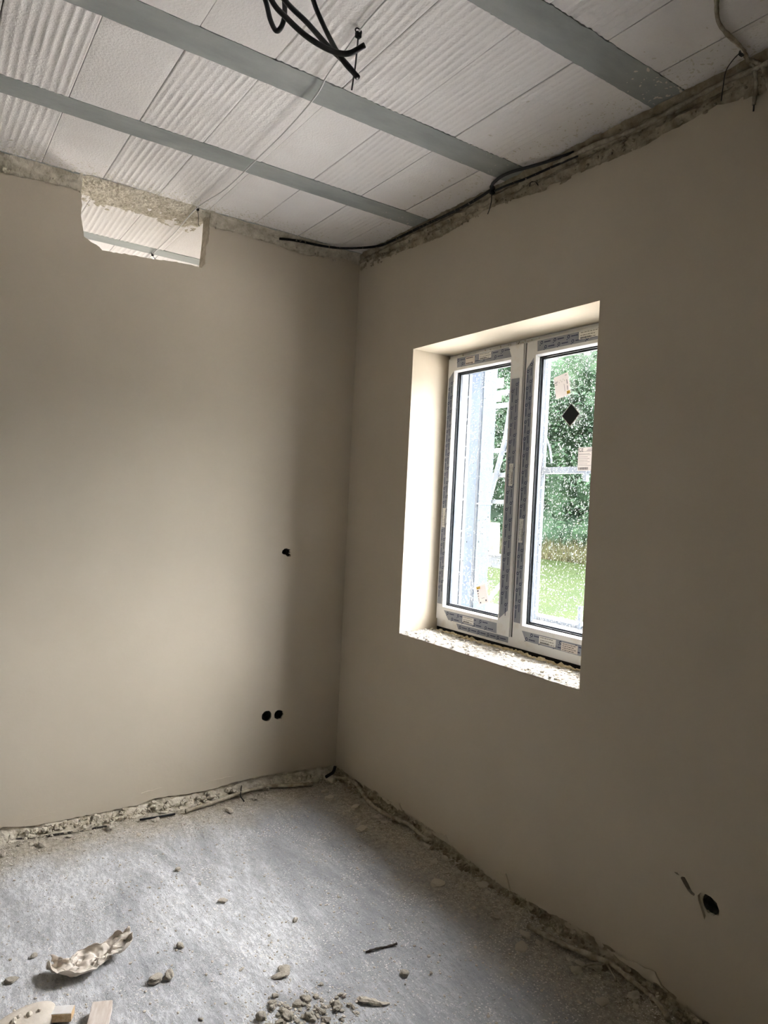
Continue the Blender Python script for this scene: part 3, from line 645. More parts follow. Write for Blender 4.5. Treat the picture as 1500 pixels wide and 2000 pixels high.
# ================================================================ CABLES
def cable(name, pts, rad, m_, label, cat='cable', group=None, n=8, seg=10, jitter=0.0):
    o = obj(name, TUBE(pts, rad, seg, n, jitter), m_, smooth=True); tag(o, label, cat, group); return o
cable('electrical_cable', [(-1.33, -1.90, 3.03), (-1.344, -1.885, 2.94), (-1.323, -1.898, 2.849), (-1.307, -1.923, 2.785), (-1.288, -1.961, 2.71), (-1.271, -1.985, 2.668), (-1.251, -1.999, 2.644)], 0.0062, BLACK, 'thick black cable hanging steeply from the ceiling, rightmost of the bunch')
cable('electrical_cable', [(-1.50, -1.83, 3.03), (-1.47, -1.84, 2.93), (-1.422, -1.868, 2.822), (-1.394, -1.9, 2.773), (-1.355, -1.939, 2.723), (-1.308, -1.972, 2.693), (-1.276, -2.005, 2.681), (-1.244, -2.027, 2.703)], 0.0068, BLACK, 'thick black ceiling cable whose free end curls up to the right')
cable('electrical_cable', [(-1.44, -1.76, 3.03), (-1.409, -1.778, 2.957), (-1.362, -1.811, 2.881), (-1.321, -1.865, 2.811), (-1.294, -1.932, 2.729), (-1.271, -1.973, 2.682), (-1.250, -2.012, 2.630)], 0.0068, BLACK, 'thick black cable hanging from the ceiling through the middle of the bunch, end pointing down')
cable('electrical_cable', [(-1.39, -1.665, 3.03), (-1.363, -1.688, 2.949), (-1.354, -1.707, 2.89), (-1.344, -1.727, 2.854), (-1.336, -1.745, 2.862), (-1.331, -1.747, 2.903), (-1.335, -1.733, 2.98), (-1.345, -1.73, 3.03)], 0.0068, BLACK, 'black cable looped into a narrow U under the ceiling, left of the bunch')
zc = H-0.012
ww = cable('ceiling_cord', [(-1.06, -2.3, zc), (-1.055, -1.904, zc), (-1.052, -1.761, zc), (-1.045, -1.655, zc), (-1.034, -1.549, zc-0.006), (-1.022, -1.424, zc-0.012), (-0.992, -1.28, zc-0.01), (-0.979, -1.032, zc-0.018), (-0.972, -0.73, zc-0.016), (-0.968, -0.374, zc-0.014), (-0.991, -0.06, zc-0.004), (-0.981, 0.339, zc-0.012), (-0.967, 0.799, zc), (-0.95, 1.4, zc)], 0.0028, WHWIRE, 'thin pale cord stretched under the ceiling and on through the broken wall opening', 'cord')
def tie(loc, tail, label, r_=0.0017, head=0.006):
    g = empty('cable_tie', loc); tag(g, label, 'cable tie')
    def lo(p): return Vector(p)-Vector(loc)
    bm = bmesh.new(); box(bm, (-head, -head*0.8, -head), (head, head*0.8, head)); bmesh.ops.bevel(bm, geom=bm.edges[:], offset=head*0.3, segments=2, affect='EDGES')
    obj('tie_head', bm, BLACK, g)
    bm = bmesh.new(); n = 14
    tube(bm, [Vector((math.sin(2*PI*k/n)*head*1.2, 0, head*1.3+math.cos(2*PI*k/n)*head*0.9)) for k in range(n+1)], r_*0.9, 6); obj('tie_loop', bm, BLACK, g)
    obj('tie_tail', TUBE([lo(p) for p in tail], r_, 6, 6), BLACK, g); return g
tie((-1.043, -1.648, 3.008), [(-1.043, -1.648, 3.004), (-1.05, -1.658, 2.967), (-1.069, -1.684, 2.886), (-1.095, -1.715, 2.794)], 'black cable tie with a long straight tail below the ceiling, beside the hanging black cables', 0.0026, 0.009)
tie((-0.985, -0.05, 3.006), [(-0.985, -0.05, 3.002), (-0.978, -0.045, 2.975), (-0.972, -0.03, 2.95), (-0.966, -0.028, 2.935)], 'small black cable tie holding the pale cord above the broken wall opening', 0.0013, 0.006)
tie((-0.967, 0.80, 3.012), [(-0.967, 0.80, 3.008), (-0.955, 0.79, 2.99), (-0.945, 0.785, 2.975)], 'tiny black cable tie seen through the wall opening on the next room ceiling', 0.0015, 0.007)
tie((-0.085, -2.302, 3.008), [(-0.09, -2.300, 3.010), (-0.070, -2.262, 3.008), (-0.050, -2.232, 2.999), (-0.030, -2.214, 2.97), (-0.022, -2.205, 2.93)], 'black cable tie arching from the ceiling to the right wall', 0.0016, 0.008)
zk = 3.006
cable('wall_cable', [(-0.52, -0.012, 2.99), (-0.461, -0.015, 2.999), (-0.393, -0.016, zk), (-0.296, -0.030, zk), (-0.189, -0.067, zk), (-0.103, -0.145, zk), (-0.034, -0.247, zk), (-0.022, -0.356, zk), (-0.020, -0.49, zk), (-0.022, -0.658, zk-0.002), (-0.023, -0.8, zk-0.006), (-0.025, -0.936, zk-0.008), (-0.028, -1.057, zk-0.004), (-0.036, -1.15, zk)], 0.0062, DUSTY, 'black cable splashed with plaster bending round the ceiling corner', n=8)
cable('wall_cable', [(-0.036, -1.155, 3.002), (-0.060, -1.18, 3.01), (-0.078, -1.22, zk), (-0.088, -1.27, zk), (-0.083, -1.327, zk), (-0.062, -1.393, zk), (-0.042, -1.456, zk), (-0.030, -1.507, zk), (-0.022, -1.6, 3.0)], 0.0068, BLACK, 'clean black cable looping out from the tied knot at the top of the window wall')
cable('wall_cable', [(-0.034, -1.17, 2.994), (-0.036, -1.25, 2.99), (-0.028, -1.35, 2.985), (-0.024, -1.50, 2.982), (-0.020, -1.62, 2.98)], 0.0045, DUSTY, 'thin plaster spotted cable running below the looping black cable')
g = tie((-0.036, -1.155, 2.996), [(-0.036, -1.15, 2.992), (-0.024, -1.14, 2.965), (-0.014, -1.118, 2.935), (-0.012, -1.105, 2.918)], 'chunky black cable tie knotting the cables at the top of the window wall', 0.0022, 0.012)
cable('wire_stub', [(-0.012, -1.36, 2.955), (-0.03, -1.385, 2.957), (-0.03, -1.41, 2.95), (-0.022, -1.42, 2.935)], 0.0018, DUSTY, 'short hooked wire stub curling out of the plaster below the looping cable', 'wire')
# plaster covered installation cables on the ceiling at the right
cable('plastered_cable', [(-0.50, -2.44, zc), (-0.367, -2.385, zc), (-0.247, -2.325, zc), (-0.107, -2.312, zc-0.004), (-0.05, -2.302, 3.0), (-0.032, -2.312, 2.98), (-0.026, -2.318, 2.93), (-0.022, -2.313, 2.871)], 0.006, SPAT, 'plaster coated cable running down from the ceiling onto the window wall with a bare end', jitter=0.2)
cable('plastered_cable', [(-0.05, -2.298, 3.003), (-0.034, -2.320, 2.992), (-0.028, -2.338, 2.97), (-0.024, -2.350, 2.93), (-0.02, -2.36, 2.89)], 0.007, SPAT, 'second plaster coated cable dropping beside the bare ended one, nearer the photo edge', jitter=0.25)
cable('plastered_cable', [(-0.026, -2.60, 2.985), (-0.030, -2.34, 2.975), (-0.026, -2.2, 2.985), (-0.024, -2.0, 2.975), (-0.028, -1.85, 2.972), (-0.026, -1.7, 2.985), (-0.024, -1.5, 2.99)], 0.008, SPAT, 'long plaster buried cable following the top edge of the window wall', jitter=0.3)
obj('bare_end', TUBE([(-0.022, -2.313, 2.872), (-0.021, -2.312, 2.852)], 0.0025, 6, 2), BLACK, bpy.data.objects['plastered_cable'])

# cables lying at the foot of the walls
def lay(pts, zz=0.012): return [(p[0], p[1], zz+(p[2] if len(p) > 2 else 0)) for p in pts]
cable('floor_cable', lay([(-2.3, -0.012), (-1.738, -0.021), (-1.617, -0.043), (-1.473, -0.066), (-1.362, -0.077), (-1.28, -0.085)], 0.004), 0.005, DUSTYB, 'dusty black cable on the floor along the lit left wall, at the left photo edge')
cable('floor_cable', lay([(-1.15, -0.10, 0.004), (-1.064, -0.115, 0.006), (-0.985, -0.122, 0.006)], 0.006), 0.005, BLACK, 'short bare black piece of cable showing on the floor near the left wall')
cable('floor_cable', lay([(-0.93, -0.115), (-0.827, -0.102, 0.004), (-0.74, -0.088, 0.008), (-0.682, -0.081, 0.012), (-0.6, -0.064, 0.014), (-0.528, -0.052, 0.014), (-0.448, -0.048, 0.008), (-0.353, -0.074, 0.004), (-0.28, -0.1, 0.006), (-0.215, -0.122, 0.004)]), 0.010, SPAT, 'plaster crusted cable winding along the floor towards the room corner', jitter=0.22)
cable('floor_cable', lay([(-0.12, -0.10, 0.02), (-0.066, -0.083, 0.03), (-0.04, -0.06, 0.05)]), 0.009, DUSTY, 'short black cable stub sticking up in the room corner')
cable('floor_cable', lay([(-0.07, -0.10, 0.01), (-0.02, -0.20, 0.02), (-0.025, -0.29, 0.014), (-0.06, -0.427, 0.006), (-0.068, -0.52, 0.004), (-0.068, -0.609, 0.006), (-0.045, -0.72, 0.006), (-0.029, -0.777, 0.004), (-0.045, -0.95, 0.0)]), 0.010, SPAT, 'plaster crusted cable curving along the foot of the window wall from the corner', jitter=0.22)
cable('floor_cable', lay([(-0.115, -1.66), (-0.095, -1.78, 0.004), (-0.077, -1.848, 0.006), (-0.042, -1.949, 0.01), (-0.030, -1.98, 0.01), (-0.033, -2.056, 0.006), (-0.040, -2.127, 0.006), (-0.053, -2.186, 0.004), (-0.081, -2.234, 0.0)]), 0.0095, SPAT, 'plaster crusted cable at the foot of the window wall near the bottom photo edge', jitter=0.3)
cable('twig', lay([(-0.045, -1.965, 0.008), (-0.097, -1.934, 0.004), (-0.135, -1.925, 0.0)]), 0.0028, SPAT, 'thin plaster coated tie tail branching left from the cable by the window wall', 'cable tie')
cable('twig', lay([(-0.045, -1.972, 0.008), (-0.055, -2.003, 0.0), (-0.072, -2.031, -0.004)]), 0.0035, SPAT, 'thicker plaster coated tie tail pointing down from the cable by the window wall', 'cable tie')
cable('cable_strap', [(-0.60, -0.03, 0.045), (-0.615, -0.06, 0.038), (-0.63, -0.095, 0.02), (-0.625, -0.13, 0.006)], 0.003, DUSTY, 'dark cable tie tail lying across the crusted floor cable', 'cable tie')

# ================================================================ FLOOR DEBRIS
shapes = []
for k in range(8):
    bm = bmesh.new(); rs = random.Random(100+k); lump(bm, (0, 0, 0), 1.0, rs.uniform(0.4, 0.75), 3 if k < 5 else 2, rs, 0.4); 
    me = bpy.data.meshes.new('plaster_clod'); bm.to_mesh(me); bm.free(); me.materials.append(CRUMB); shapes.append(me)
small = []
for k in range(8):
    bm = bmesh.new(); rs = random.Random(200+k); lump(bm, (0, 0, 0), 1.0, rs.uniform(0.35, 0.7), 1, rs, 0.45); small.append(topy(bm))
def clod(x, y, s_, label, group=None, flat=1.0, k=None, name='plaster_clod', dz=0.0, mm=None, rot=None):
    k = R.randrange(8) if k is None else k
    o = bpy.data.objects.new(name, shapes[k]); COL.objects.link(o); o.scale = (s_, s_, s_*flat); o.rotation_euler = rot or (R.uniform(-.3, .3), R.uniform(-.3, .3), R.uniform(0, 6.28))
    o.location = (x, y, fz(x, y)+s_*flat*0.42+dz); tag(o, label, 'plaster lump', group); return o
clod(-0.15, -1.924, 0.020, 'pale rounded plaster clod on the shaded floor beside the window wall cable')
clod(-0.19, -2.07, 0.022, 'angular plaster flake on the shaded floor near the bottom of the photo', flat=0.5)
clod(-0.225, -1.247, 0.032, 'flat oval plaster flake on the shaded floor under the window', flat=0.35)
clod(-1.361, -1.255, 0.018, 'upright plaster clod with a shadow side, right one of the pair past the crumpled paper', flat=1.4)
clod(-1.405, -1.251, 0.025, 'broad plaster clod, left one of the pair past the crumpled paper', flat=0.8)
clod(-1.023, -1.421, 0.030, 'flat round plaster clod above the rubble piles at the bottom centre', flat=0.5)
clod(-1.05, -1.43, 0.024, 'pale plaster flake touching the flat round clod above the rubble piles', flat=0.4)
clod(-0.677, -1.635, 0.016, 'brown narrow chip standing alone right of the stick', flat=0.8)
clod(-1.28, -1.12, 0.014, 'small dark sided clod on the dusty floor above the paired clods')
clod(-1.05, -0.93, 0.020, 'small clod in the middle of the bright dusty floor', flat=0.7)
clod(-1.13, -0.62, 0.013, 'little clod on the dusty floor towards the left wall')
clod(-0.86, -1.18, 0.012, 'little brown clod at the edge of the bright floor patch')
clod(-1.72, -0.93, 0.012, 'dark spotted crumb on the bright floor left of centre')
clod(-1.80, -1.02, 0.020, 'pale clod on the bright floor at the left photo edge', flat=0.6)
clod(-0.09, -0.10, 0.03, 'blocky plaster lump lying in the room corner', flat=0.9)
clod(-0.16, -0.055, 0.028, 'second blocky plaster lump against the left wall by the corner', flat=0.9)
# thin curled flake and stick
bm = bmesh.new()
tube(bm, spline([(-0.73, -1.475, 0.006), (-0.69, -1.48, 0.009), (-0.65, -1.487, 0.006), (-0.61, -1.495, 0.010)], 5), [0.0035]*16, 6, jitter=0.4)
tag(obj('stick', bm, mat('dark_stick', (0.06, 0.05, 0.04), 0.9)), 'thin dark stick lying on the grey floor right of centre', 'stick')
bm = bmesh.new(); tube(bm, spline([(-0.88, -1.655, 0.006), (-0.855, -1.69, 0.014), (-0.83, -1.71, 0.008), (-0.80, -1.725, 0.006)], 5), [0.004, 0.008, 0.011, 0.012, 0.012, 0.011, 0.010, 0.010, 0.009, 0.009, 0.008, 0.008, 0.006, 0.005, 0.004, 0.003], 7, jitter=0.3)
for v in bm.verts: v.co.z = 0.002+(v.co.z)*0.7
tag(obj('plaster_flake', bm, CRUMB), 'long curled plaster flake right of the rubble piles', 'plaster flake')
# scattered clods
cnt = 0
def scatter(n, fx, lab, grp, smin, smax, flat=(0.5, 1.0)):
    for _ in range(n):
        x, y = fx(); x = max(-2.0, min(-0.03, x)); y = max(-2.5, min(-0.04, y)); s_ = smin+(smax-smin)*R.random()**2.5
        clod(x, y, s_, lab, grp, R.uniform(*flat))
scatter(60, lambda: (-0.03-abs(R.gauss(0, 0.13)), R.uniform(-2.4, -0.15)), 'small plaster clod strewn on the floor at the foot of the window wall', 'plaster clods along the window wall', 0.006, 0.028, (0.3, 0.9))
scatter(50, lambda: (R.uniform(-1.9, -0.1), -0.05-abs(R.gauss(0, 0.07))), 'small plaster clod strewn on the floor at the foot of the left wall', 'plaster clods along the left wall', 0.006, 0.024, (0.4, 0.9))
scatter(60, lambda: (R.uniform(-1.95, -0.3), R.uniform(-2.2, -0.2)), 'small plaster crumb scattered on the open dusty floor', 'plaster crumbs on the open floor', 0.0035, 0.009)
scatter(46, lambda: (-1.105+R.gauss(0, 0.045), -1.60+R.gauss(0, 0.05)), 'plaster clod in the left rubble pile at the bottom centre', 'clods of the left rubble pile', 0.006, 0.019, (0.6, 1.1))
scatter(46, lambda: (-0.985+R.gauss(0, 0.05), -1.66+R.gauss(0, 0.045)), 'plaster clod in the right rubble pile at the bottom centre', 'clods of the right rubble pile', 0.006, 0.018, (0.6, 1.1))
V, F = [], []
def crumbs(n, fx, smax=0.0055):
    for k in range(n):
        x, y = fx()
        if x > -0.012 or y > -0.012: continue
        s_ = min(smax, R.expovariate(1/0.0012)+0.0009)
        joinpy((V, F), small[k % 8], (x, y, fz(x, y)+s_*0.3), Matrix.Rotation(R.uniform(0, 6), 3, 'Z'), s_)
crumbs(6500, lambda: (R.uniform(-2.05, 0), R.uniform(-2.5, 0)))
crumbs(4500, lambda: (-abs(R.gauss(0, 0.16)), R.uniform(-2.5, 0)))
crumbs(3500, lambda: (R.uniform(-2.0, 0), -abs(R.gauss(0, 0.10))))
crumbs(500, lambda: (-1.105+R.gauss(0, 0.07), -1.60+R.gauss(0, 0.07)), 0.007)
crumbs(500, lambda: (-0.985+R.gauss(0, 0.08), -1.66+R.gauss(0, 0.06)), 0.007)
tag(obj('plaster_grit', (V, [], F), CRUMB), 'fine plaster grit strewn over the whole concrete floor', 'grit', kind='stuff')
# splashes of plaster on the ceiling next to the walls
V, F = [], []
def splash(n, fx, smax=0.005):
    for k in range(n):
        x, y = fx(); s_ = min(smax, R.expovariate(1/0.0014)+0.001)
        if x > -0.01: continue
        el = Matrix.Rotation(R.uniform(0, 6), 3, 'Z') @ Matrix.Diagonal((R.uniform(1, 2.2), 0.8, 0.25))
        joinpy((V, F), small[k % 8], (x, y, H-0.0015), el, s_)
splash(1500, lambda: (-0.02-abs(R.gauss(0, 0.10)), R.uniform(-2.5, -0.05)))
splash(2600, lambda: (R.uniform(-2.1, -0.3), -0.03-abs(R.gauss(0, 0.06))))
splash(900, lambda: (R.uniform(-1.5, -0.93), 0.12+abs(R.gauss(0, 0.12))), 0.006)
splash(420, lambda: (-0.03-abs(R.gauss(0, 0.16)), R.uniform(-0.67, -0.55)), 0.007)
splash(200, lambda: (-0.05-abs(R.gauss(0, 0.16)), R.uniform(-1.35, -1.22)))
splash(520, lambda: (-0.02-abs(R.gauss(0, 0.10)), R.uniform(-2.07, -1.95)), 0.009)
tag(obj('plaster_splashes', (V, [], F), mat('pale_plaster_fleck', (0.72, 0.68, 0.60), 0.95), cl), kind='stuff')

# ---- crumpled paper
def sheet(name, ctrl, wdt, m_, amp, seed, parent=None, nu=70, nv=34, flip=1):
    # ctrl: spine points; ribbon of varying width, strongly creased
    pp = spline(ctrl, 12); n = len(pp)-1; V, F = [], []
    for i in range(nu+1):
        q = i/nu*n; a = min(int(q), n-1); c = pp[a].lerp(pp[a+1], q-a); tg = (pp[min(a+1, n)]-pp[a]).normalized()
        side = tg.cross(Vector((0, 0, 1))).normalized()
        wl_ = wdt(i/nu)
        for j in range(nv+1):
            s_ = (j/nv-0.5)*2
            p = c + side*s_*wl_*(1+0.25*fbm((i/nu*3, s_, seed), 1.5, 3))
            cr_ = abs(noise.noise(Vector((i/nu*6, s_*2.0, seed))))*1.0+0.5*abs(noise.noise(Vector((i/nu*13, s_*4, seed+3))))
            lift = amp*(0.25+1.3*abs(s_)**2.2*(0.4+0.8*abs(noise.noise(Vector((i/nu*4, s_, seed+7))))))
            p.z += lift + amp*cr_*0.9
            p.x += 0.012*fbm((i/nu*4, s_*2, seed+11), 1.5, 3); p.y += 0.012*fbm((i/nu*4, s_*2, seed+17), 1.5, 3)
            V.append(tuple(p))
    for i in range(nu):
        for j in range(nv): q = i*(nv+1)+j; F.append((q, q+1, q+nv+2, q+nv+1))
    o = obj(name, (V, [], F), m_, parent, smooth=True)
    md = o.modifiers.new('thick', 'SOLIDIFY'); md.thickness = 0.0012
    return o
o = sheet('crumpled_paper', [(-1.69, -1.035, 0.004), (-1.655, -1.075, 0.004), (-1.61, -1.09, 0.003), (-1.565, -1.075, 0.003), (-1.52, -1.07, 0.004), (-1.475, -1.06, 0.012), (-1.435, -1.045, 0.034)],
      lambda q: 0.010+0.045*math.sin(PI*min(1, q/0.75))**0.7*(1 if q < 0.72 else 0.5)+(0.034*math.sin(PI*(q-0.66)/0.34) if q > 0.66 else 0), RAGM, 0.030, 3.3)
tag(o, 'crumpled plaster stained paper scrap lying on the bright floor', 'paper scrap')

# ---- things cut by the bottom edge at the left
bm = bmesh.new(); n = 28; rings = []
for (rs, z) in ((0.98, 0.0), (1.0, 0.006), (1.0, 0.020), (0.96, 0.026), (0.55, 0.027), (0.0, 0.027)):
    if rs == 0: rings.append([bm.verts.new((0, 0, z))]); continue
    rings.append([bm.verts.new((math.cos(2*PI*k/n)*0.095*rs*(1+0.05*math.sin(3*2*PI*k/n+1)), math.sin(2*PI*k/n)*0.062*rs*(1+0.06*math.cos(2*2*PI*k/n)), z+0.002*noise.noise(Vector((k, rs*3, 1))))) for k in range(n)])
for a, b_ in zip(rings, rings[1:]):
    for k in range(n):
        if len(b_) == 1: bm.faces.new((a[k], a[(k+1) % n], b_[0]))
        else: bm.faces.new((a[k], a[(k+1) % n], b_[(k+1) % n], b_[k]))
bm.faces.new(rings[0][::-1])
o = obj('plaster_cake', bm, mat('set_plaster_cake', (0.55, 0.49, 0.41), 0.9, noise_scale=14, col2=(0.64, 0.58, 0.50), bump=0.002, bump_scale=50), smooth=True); o.location = (-1.795, -1.265, 0.003); o.rotation_euler = (0, 0, 0.35)
tag(o, 'flat round cake of set plaster cut by the bottom left photo edge', 'plaster cake')
for k, (dx, dy, s_) in enumerate(((-0.02, 0.012, 0.011), (0.022, 0.004, 0.009), (-0.002, 0.02, 0.008), (0.05, 0.0, 0.006), (-0.045, 0.0, 0.009))):
    bm = bmesh.new(); lump(bm, (dx, dy, 0.030), s_, 0.7, 2); obj('plaster_crumb', bm, CRUMB, o)
def timber(name, L_, W_, T_, loc, rz, m_top, m_end, label):
    bm = bmesh.new(); box(bm, (-L_/2, -W_/2, 0), (L_/2, W_/2, T_)); bmesh.ops.bevel(bm, geom=bm.edges[:], offset=0.0015, segments=2, affect='EDGES')
    for fc in bm.faces:
        fc.material_index = 1 if fc.calc_center_median().z < T_*0.95 else 0
    o = obj(name, bm, [m_top, m_end]); o.location = loc; o.rotation_euler = (0, 0, rz); tag(o, label, 'wood offcut'); return o
timber('wood_offcut', 0.12, 0.038, 0.026, (-1.715, -1.262, 0.003), -0.45, mat('dust_coated_board', (0.74, 0.73, 0.72), 0.9, noise_scale=20, col2=(0.62, 0.58, 0.53)), WOOD, 'narrow pine offcut with a whitish top beside the plaster cake')
timber('wood_offcut', 0.058, 0.11, 0.032, (-1.60, -1.355, 0.003), -0.38, WOODD, WOODD, 'short thick dusty wood block standing right of the narrow offcut')

# ================================================================ OUTSIDE
GZ = -0.6
GRASS = mat('lawn_grass', (0.0062, 0.0138, 0.0008), 0.9, noise_scale=0.9, col2=(0.0105, 0.0172, 0.0012), bump=0.03, bump_scale=18, spec=0.1)
MEAD = mat('meadow_grass', (0.036, 0.045, 0.016), 0.9, noise_scale=3, col2=(0.065, 0.055, 0.03), spec=0.1)
LEAF = mat('tree_leaves', (0.014, 0.032, 0.018), 0.8, noise_scale=0.6, col2=(0.026, 0.054, 0.022), lo=0.3, hi=0.7, spec=0.2)
BARK = mat('bark', (0.09, 0.07, 0.05), 0.9)
BOUNCEM = mat('pale_bounce_ground', (0.66, 0.62, 0.57), 0.9, noise_scale=12, col2=(0.76, 0.72, 0.67))
DECKM = mat('pale_deck_boards', (0.36, 0.35, 0.34), 0.8, noise_scale=9, col2=(0.44, 0.43, 0.42))
tag(obj('bounce_ground', BX(((0.46, -14, GZ), (9.0, 14, GZ+0.01))), BOUNCEM), kind='structure')  # unseen pale ground strip, added to bounce daylight up to the ceiling
gb = BX(((0.46, -30, GZ-0.2), (70, 90, GZ))); tag(obj('lawn', gb, GRASS), kind='structure')
# leafy trees at the far end of the lawn
def crown(seed, n, shells=30):
    rs = random.Random(seed); V, F = [], []
    cl_ = [(Vector((rs.gauss(0, 1.1), rs.gauss(0, 1.5), rs.uniform(0.6, 11.5))), rs.uniform(0.9, 1.9)) for _ in range(shells)]
    for _ in range(n):
        c, r_ = rs.choice(cl_); d = Vector((rs.gauss(0, 1), rs.gauss(0, 1), rs.gauss(0, 1))).normalized()
        p = c + d*r_*rs.uniform(0.75, 1.05); p.z = max(0.05, p.z)
        a = Vector((rs.gauss(0, 1), rs.gauss(0, 1), rs.gauss(0, 1))).normalized(); b_ = a.orthogonal().normalized(); s_ = rs.uniform(0.06, 0.13)
        q = len(V); V += [tuple(p-a*s_*1.5), tuple(p+b_*s_*0.7), tuple(p+a*s_*1.5), tuple(p-b_*s_*0.7)]; F.append((q, q+1, q+2, q+3))
    me = bpy.data.meshes.new('foliage'); me.from_pydata(V, [], F); me.materials.append(LEAF); return me
def inner(seed):
    rs = random.Random(seed); bm = bmesh.new()
    for z in (1.2, 3.2, 5.2, 7.2, 9.2): lump(bm, (0, 0, z), 1.75, 1.0, 2, rs, 0.3)
    me = bpy.data.meshes.new('inner_foliage'); bm.to_mesh(me); bm.free(); me.materials.append(LEAF); return me
CR = [crown(s, 11000, 34) for s in (1, 2, 3)]; IN = [inner(s) for s in (1, 2)]
bm = bmesh.new(); tube(bm, [(0, 0, -0.2), (0.05, 0, 3), (0, 0.1, 8)], [0.22, 0.17, 0.07], 8); TR = bpy.data.meshes.new('trunk'); bm.to_mesh(TR); bm.free(); TR.materials.append(BARK)
for i in range(13):
    y = 12+2.15*i; tnode = empty('tree', (25.5+R.uniform(-0.7, 1.2), y, GZ)); s_ = R.uniform(0.92, 1.12); tnode.scale = (s_, s_, s_*R.uniform(0.95, 1.1)); tnode.rotation_euler = (0, 0, R.uniform(0, 6))
    tag(tnode, 'leafy green tree in the dense row at the far end of the lawn', 'tree', 'trees behind the lawn')
    for nm, me in (('foliage', CR[i % 3]), ('inner_foliage', IN[i % 2]), ('trunk', TR)):
        o = bpy.data.objects.new(nm, me); COL.objects.link(o); o.parent = tnode
# rough grass before the trees
V, F = [], []; rg = random.Random(11)
for _ in range(16000):
    x = rg.uniform(21.5, 24.5); y = rg.uniform(14, 36); h_ = rg.uniform(0.25, 0.75)*(0.5+(x-21.5)/3); a = rg.uniform(0, 6.28); dx, dy = math.cos(a)*0.02, math.sin(a)*0.02; lx, ly = rg.gauss(0, 0.12), rg.gauss(0, 0.12)
    q = len(V); V += [(x-dx, y-dy, GZ), (x+dx, y+dy, GZ), (x+lx+dx*0.3, y+ly+dy*0.3, GZ+h_), (x+lx-dx*0.3, y+ly-dy*0.3, GZ+h_)]; F.append((q, q+1, q+2, q+3))
tag(obj('rough_grass', (V, [], F), MEAD), 'tall rough grass between the lawn and the trees', 'grass', kind='stuff')
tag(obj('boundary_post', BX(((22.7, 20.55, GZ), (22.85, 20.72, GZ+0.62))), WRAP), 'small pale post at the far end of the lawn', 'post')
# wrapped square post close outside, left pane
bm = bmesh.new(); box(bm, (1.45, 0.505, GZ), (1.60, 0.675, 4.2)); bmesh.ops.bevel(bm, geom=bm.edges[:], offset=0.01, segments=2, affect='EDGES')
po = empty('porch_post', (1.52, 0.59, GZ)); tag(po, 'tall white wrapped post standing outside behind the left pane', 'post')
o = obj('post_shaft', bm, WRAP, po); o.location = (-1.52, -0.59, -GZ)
for z in (1.62, 0.7, 2.75): 
    o = obj('wrap_band', BX(((1.447, 0.502, z), (1.603, 0.678, z+0.012))), GALV, po); o.location = (-1.52, -0.59, -GZ)
# ladder frame of the scaffold, behind the post (x = 2.6)
def tb(a, b_, rad=0.024, seg=10):
    bm = bmesh.new(); tube(bm, [a, b_], rad, seg); return bm
lad = empty('scaffold_ladder_frame', (2.6, 1.5, GZ)); tag(lad, 'pale aluminium scaffold frame with rungs and a diagonal brace seen through the left pane', 'scaffold')
def lp(n_, bm, m_=ALU): 
    o = obj(n_, bm, m_, lad); o.location = (-2.6, -1.5, -GZ); return o
X3 = 2.6
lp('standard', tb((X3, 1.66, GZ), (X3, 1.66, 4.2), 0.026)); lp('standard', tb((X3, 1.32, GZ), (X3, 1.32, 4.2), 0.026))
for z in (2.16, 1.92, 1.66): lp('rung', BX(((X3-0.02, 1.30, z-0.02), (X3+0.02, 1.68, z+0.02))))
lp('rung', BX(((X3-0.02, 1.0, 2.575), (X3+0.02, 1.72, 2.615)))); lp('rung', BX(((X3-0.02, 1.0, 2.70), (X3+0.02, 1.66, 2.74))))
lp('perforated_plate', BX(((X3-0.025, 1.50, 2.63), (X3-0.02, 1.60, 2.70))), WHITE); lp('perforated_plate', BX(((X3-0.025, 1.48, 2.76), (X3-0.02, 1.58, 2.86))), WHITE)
lp('brace', tb((X3-0.04, 1.40, 2.25), (X3-0.04, 1.66, 1.42), 0.026), GALV); lp('brace', tb((X3-0.04, 1.40, 2.25), (X3-0.04, 1.30, 2.95), 0.024), GALV); lp('brace', tb((X3-0.04, 1.62, 3.0), (X3-0.04, 1.74, 2.4), 0.028), ALU)
lp('toe_board', BX(((X3-0.02, 1.20, 1.02), (X3+0.02, 1.80, 1.13))), GALV); lp('toe_board_rail', BX(((X3-0.03, 1.20, 1.135), (X3+0.02, 1.80, 1.155))))
lp('brace', tb((X3-0.03, 1.30, 0.95), (X3-0.03, 1.62, 0.60), 0.02)); lp('strap', tb((X3-0.06, 1.60, 1.60), (X3-0.06, 1.555, 1.50), 0.012), ORNG); lp('strap_end', tb((X3-0.06, 1.56, 1.50), (X3-0.06, 1.55, 1.46), 0.018), YEL)
# white sheet with a house outline and a yellow square hung on the scaffold
bn = empty('hanging_sheet', (2.5, 1.5, 1.4)); tag(bn, 'white sheet with a house outline and yellow square hung on the scaffold', 'sheet')
def bp(n_, bm, m_): o = obj(n_, bm, m_, bn); o.location = (-2.5, -1.5, -1.4); return o
V, F = [], []
for i in range(13):
    for j in range(9):
        v_ = i/12; u_ = j/8; wd = 0.19+0.06*v_; V.append((2.5+0.008*math.sin(j*1.7+v_*3), 1.55+0.03*v_-wd*(u_-0.0), 1.46-0.31*v_))
for i in range(12):
    for j in range(8): q = i*9+j; F.append((q, q+1, q+10, q+9))
o = bp('sheet', (V, [], F), WHITE); md = o.modifiers.new('t', 'SOLIDIFY'); md.thickness = 0.002
hx = 2.488; hs = [(1.53, 1.19), (1.53, 1.24), (1.505, 1.262), (1.48, 1.24), (1.48, 1.19), (1.53, 1.19)]
bm = bmesh.new()
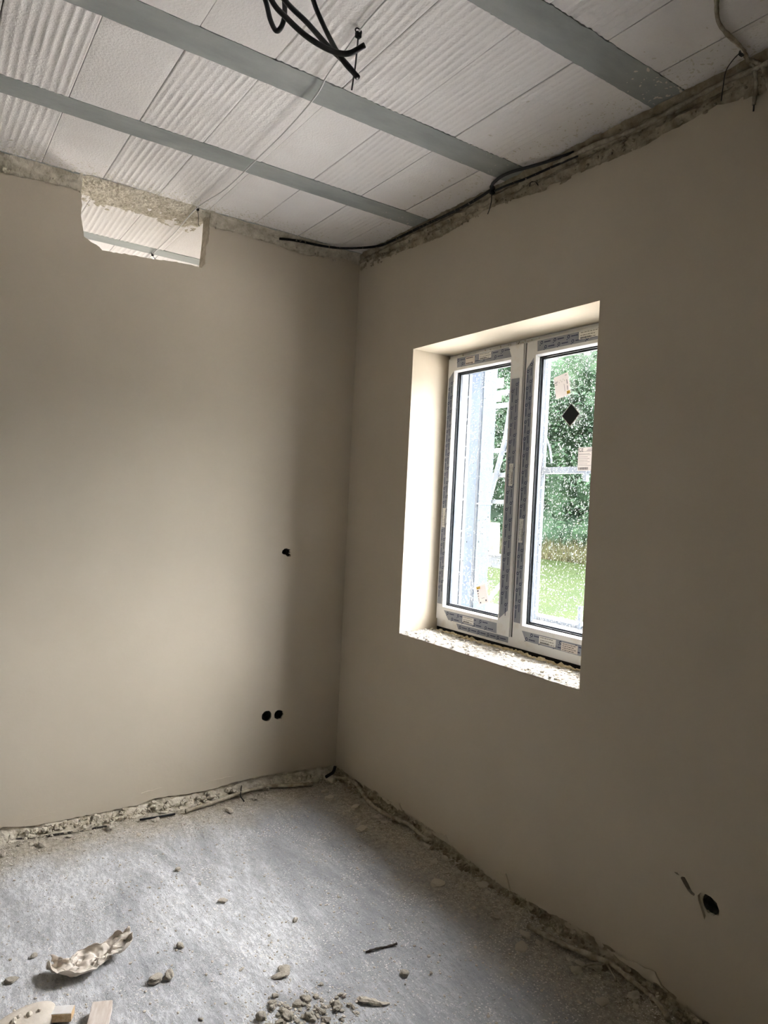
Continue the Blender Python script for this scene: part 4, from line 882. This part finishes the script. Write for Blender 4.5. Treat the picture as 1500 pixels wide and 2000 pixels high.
for a, b_ in zip(hs, hs[1:]): tube(bm, [(hx, *a), (hx, *b_)], 0.003, 6)
bp('house_outline', bm, PRINT); bp('yellow_square', BX(((hx-0.001, 1.45, 1.20), (hx+0.001, 1.415, 1.235))), YEL)
# guard rail, standard, bracket and deck behind the right pane (x = 1.5)
gr = empty('scaffold_guard_rail', (1.5, -0.1, GZ)); tag(gr, 'grey scaffold standard and guard rail with deck seen through the right pane', 'scaffold')
def gp(n_, bm, m_=GALV): o = obj(n_, bm, m_, gr); o.location = (-1.5, 0.1, -GZ); return o
gp('standard', tb((1.5, -0.095, GZ), (1.5, -0.095, 4.2), 0.02), ALU); gp('standard', tb((1.5, -2.4, GZ), (1.5, -2.4, 4.2), 0.024), ALU)
gp('guard_rail', BX(((1.48, -0.11, 1.852), (1.52, -2.42, 1.895)))); gp('rail_hook', BX(((1.47, -0.475, 1.80), (1.50, -0.50, 1.86))), ALU)
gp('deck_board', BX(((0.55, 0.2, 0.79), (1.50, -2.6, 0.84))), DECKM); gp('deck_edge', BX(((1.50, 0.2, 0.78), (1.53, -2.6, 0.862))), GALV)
gp('toe_post', tb((1.5, -0.485, 0.84), (1.5, -0.485, 0.99), 0.016), ALU)
gp('strap', tb((1.47, -0.10, 1.99), (1.47, -0.088, 1.86), 0.011), ORNG); gp('strap_end', tb((1.465, -0.085, 1.86), (1.465, -0.083, 1.82), 0.015), YEL)
tag(obj('water_hose', TUBE([(1.47, -0.12, 2.12), (1.47, -0.15, 2.08), (1.47, -0.185, 2.0), (1.47, -0.20, 1.92)], 0.007, 8), GALV), 'short grey hose hanging beside the scaffold standard behind the right pane', 'hose')
# shutter guide rails in the outer reveal
for yy, s_ in ((Y1-0.03, -1), (Y2+0.03, 1)):
    gd = obj('shutter_guide', BX(((0.312, yy, 0.96), (0.345, yy+s_*0.014, Z2-0.02)), ((0.352, yy, 0.96), (0.372, yy+s_*0.014, Z2-0.02))), ALU, win)
obj('outer_sill', BX(((0.30, Y1-0.03, 0.93), (0.46, Y2+0.03, 0.955))), ALU, win)
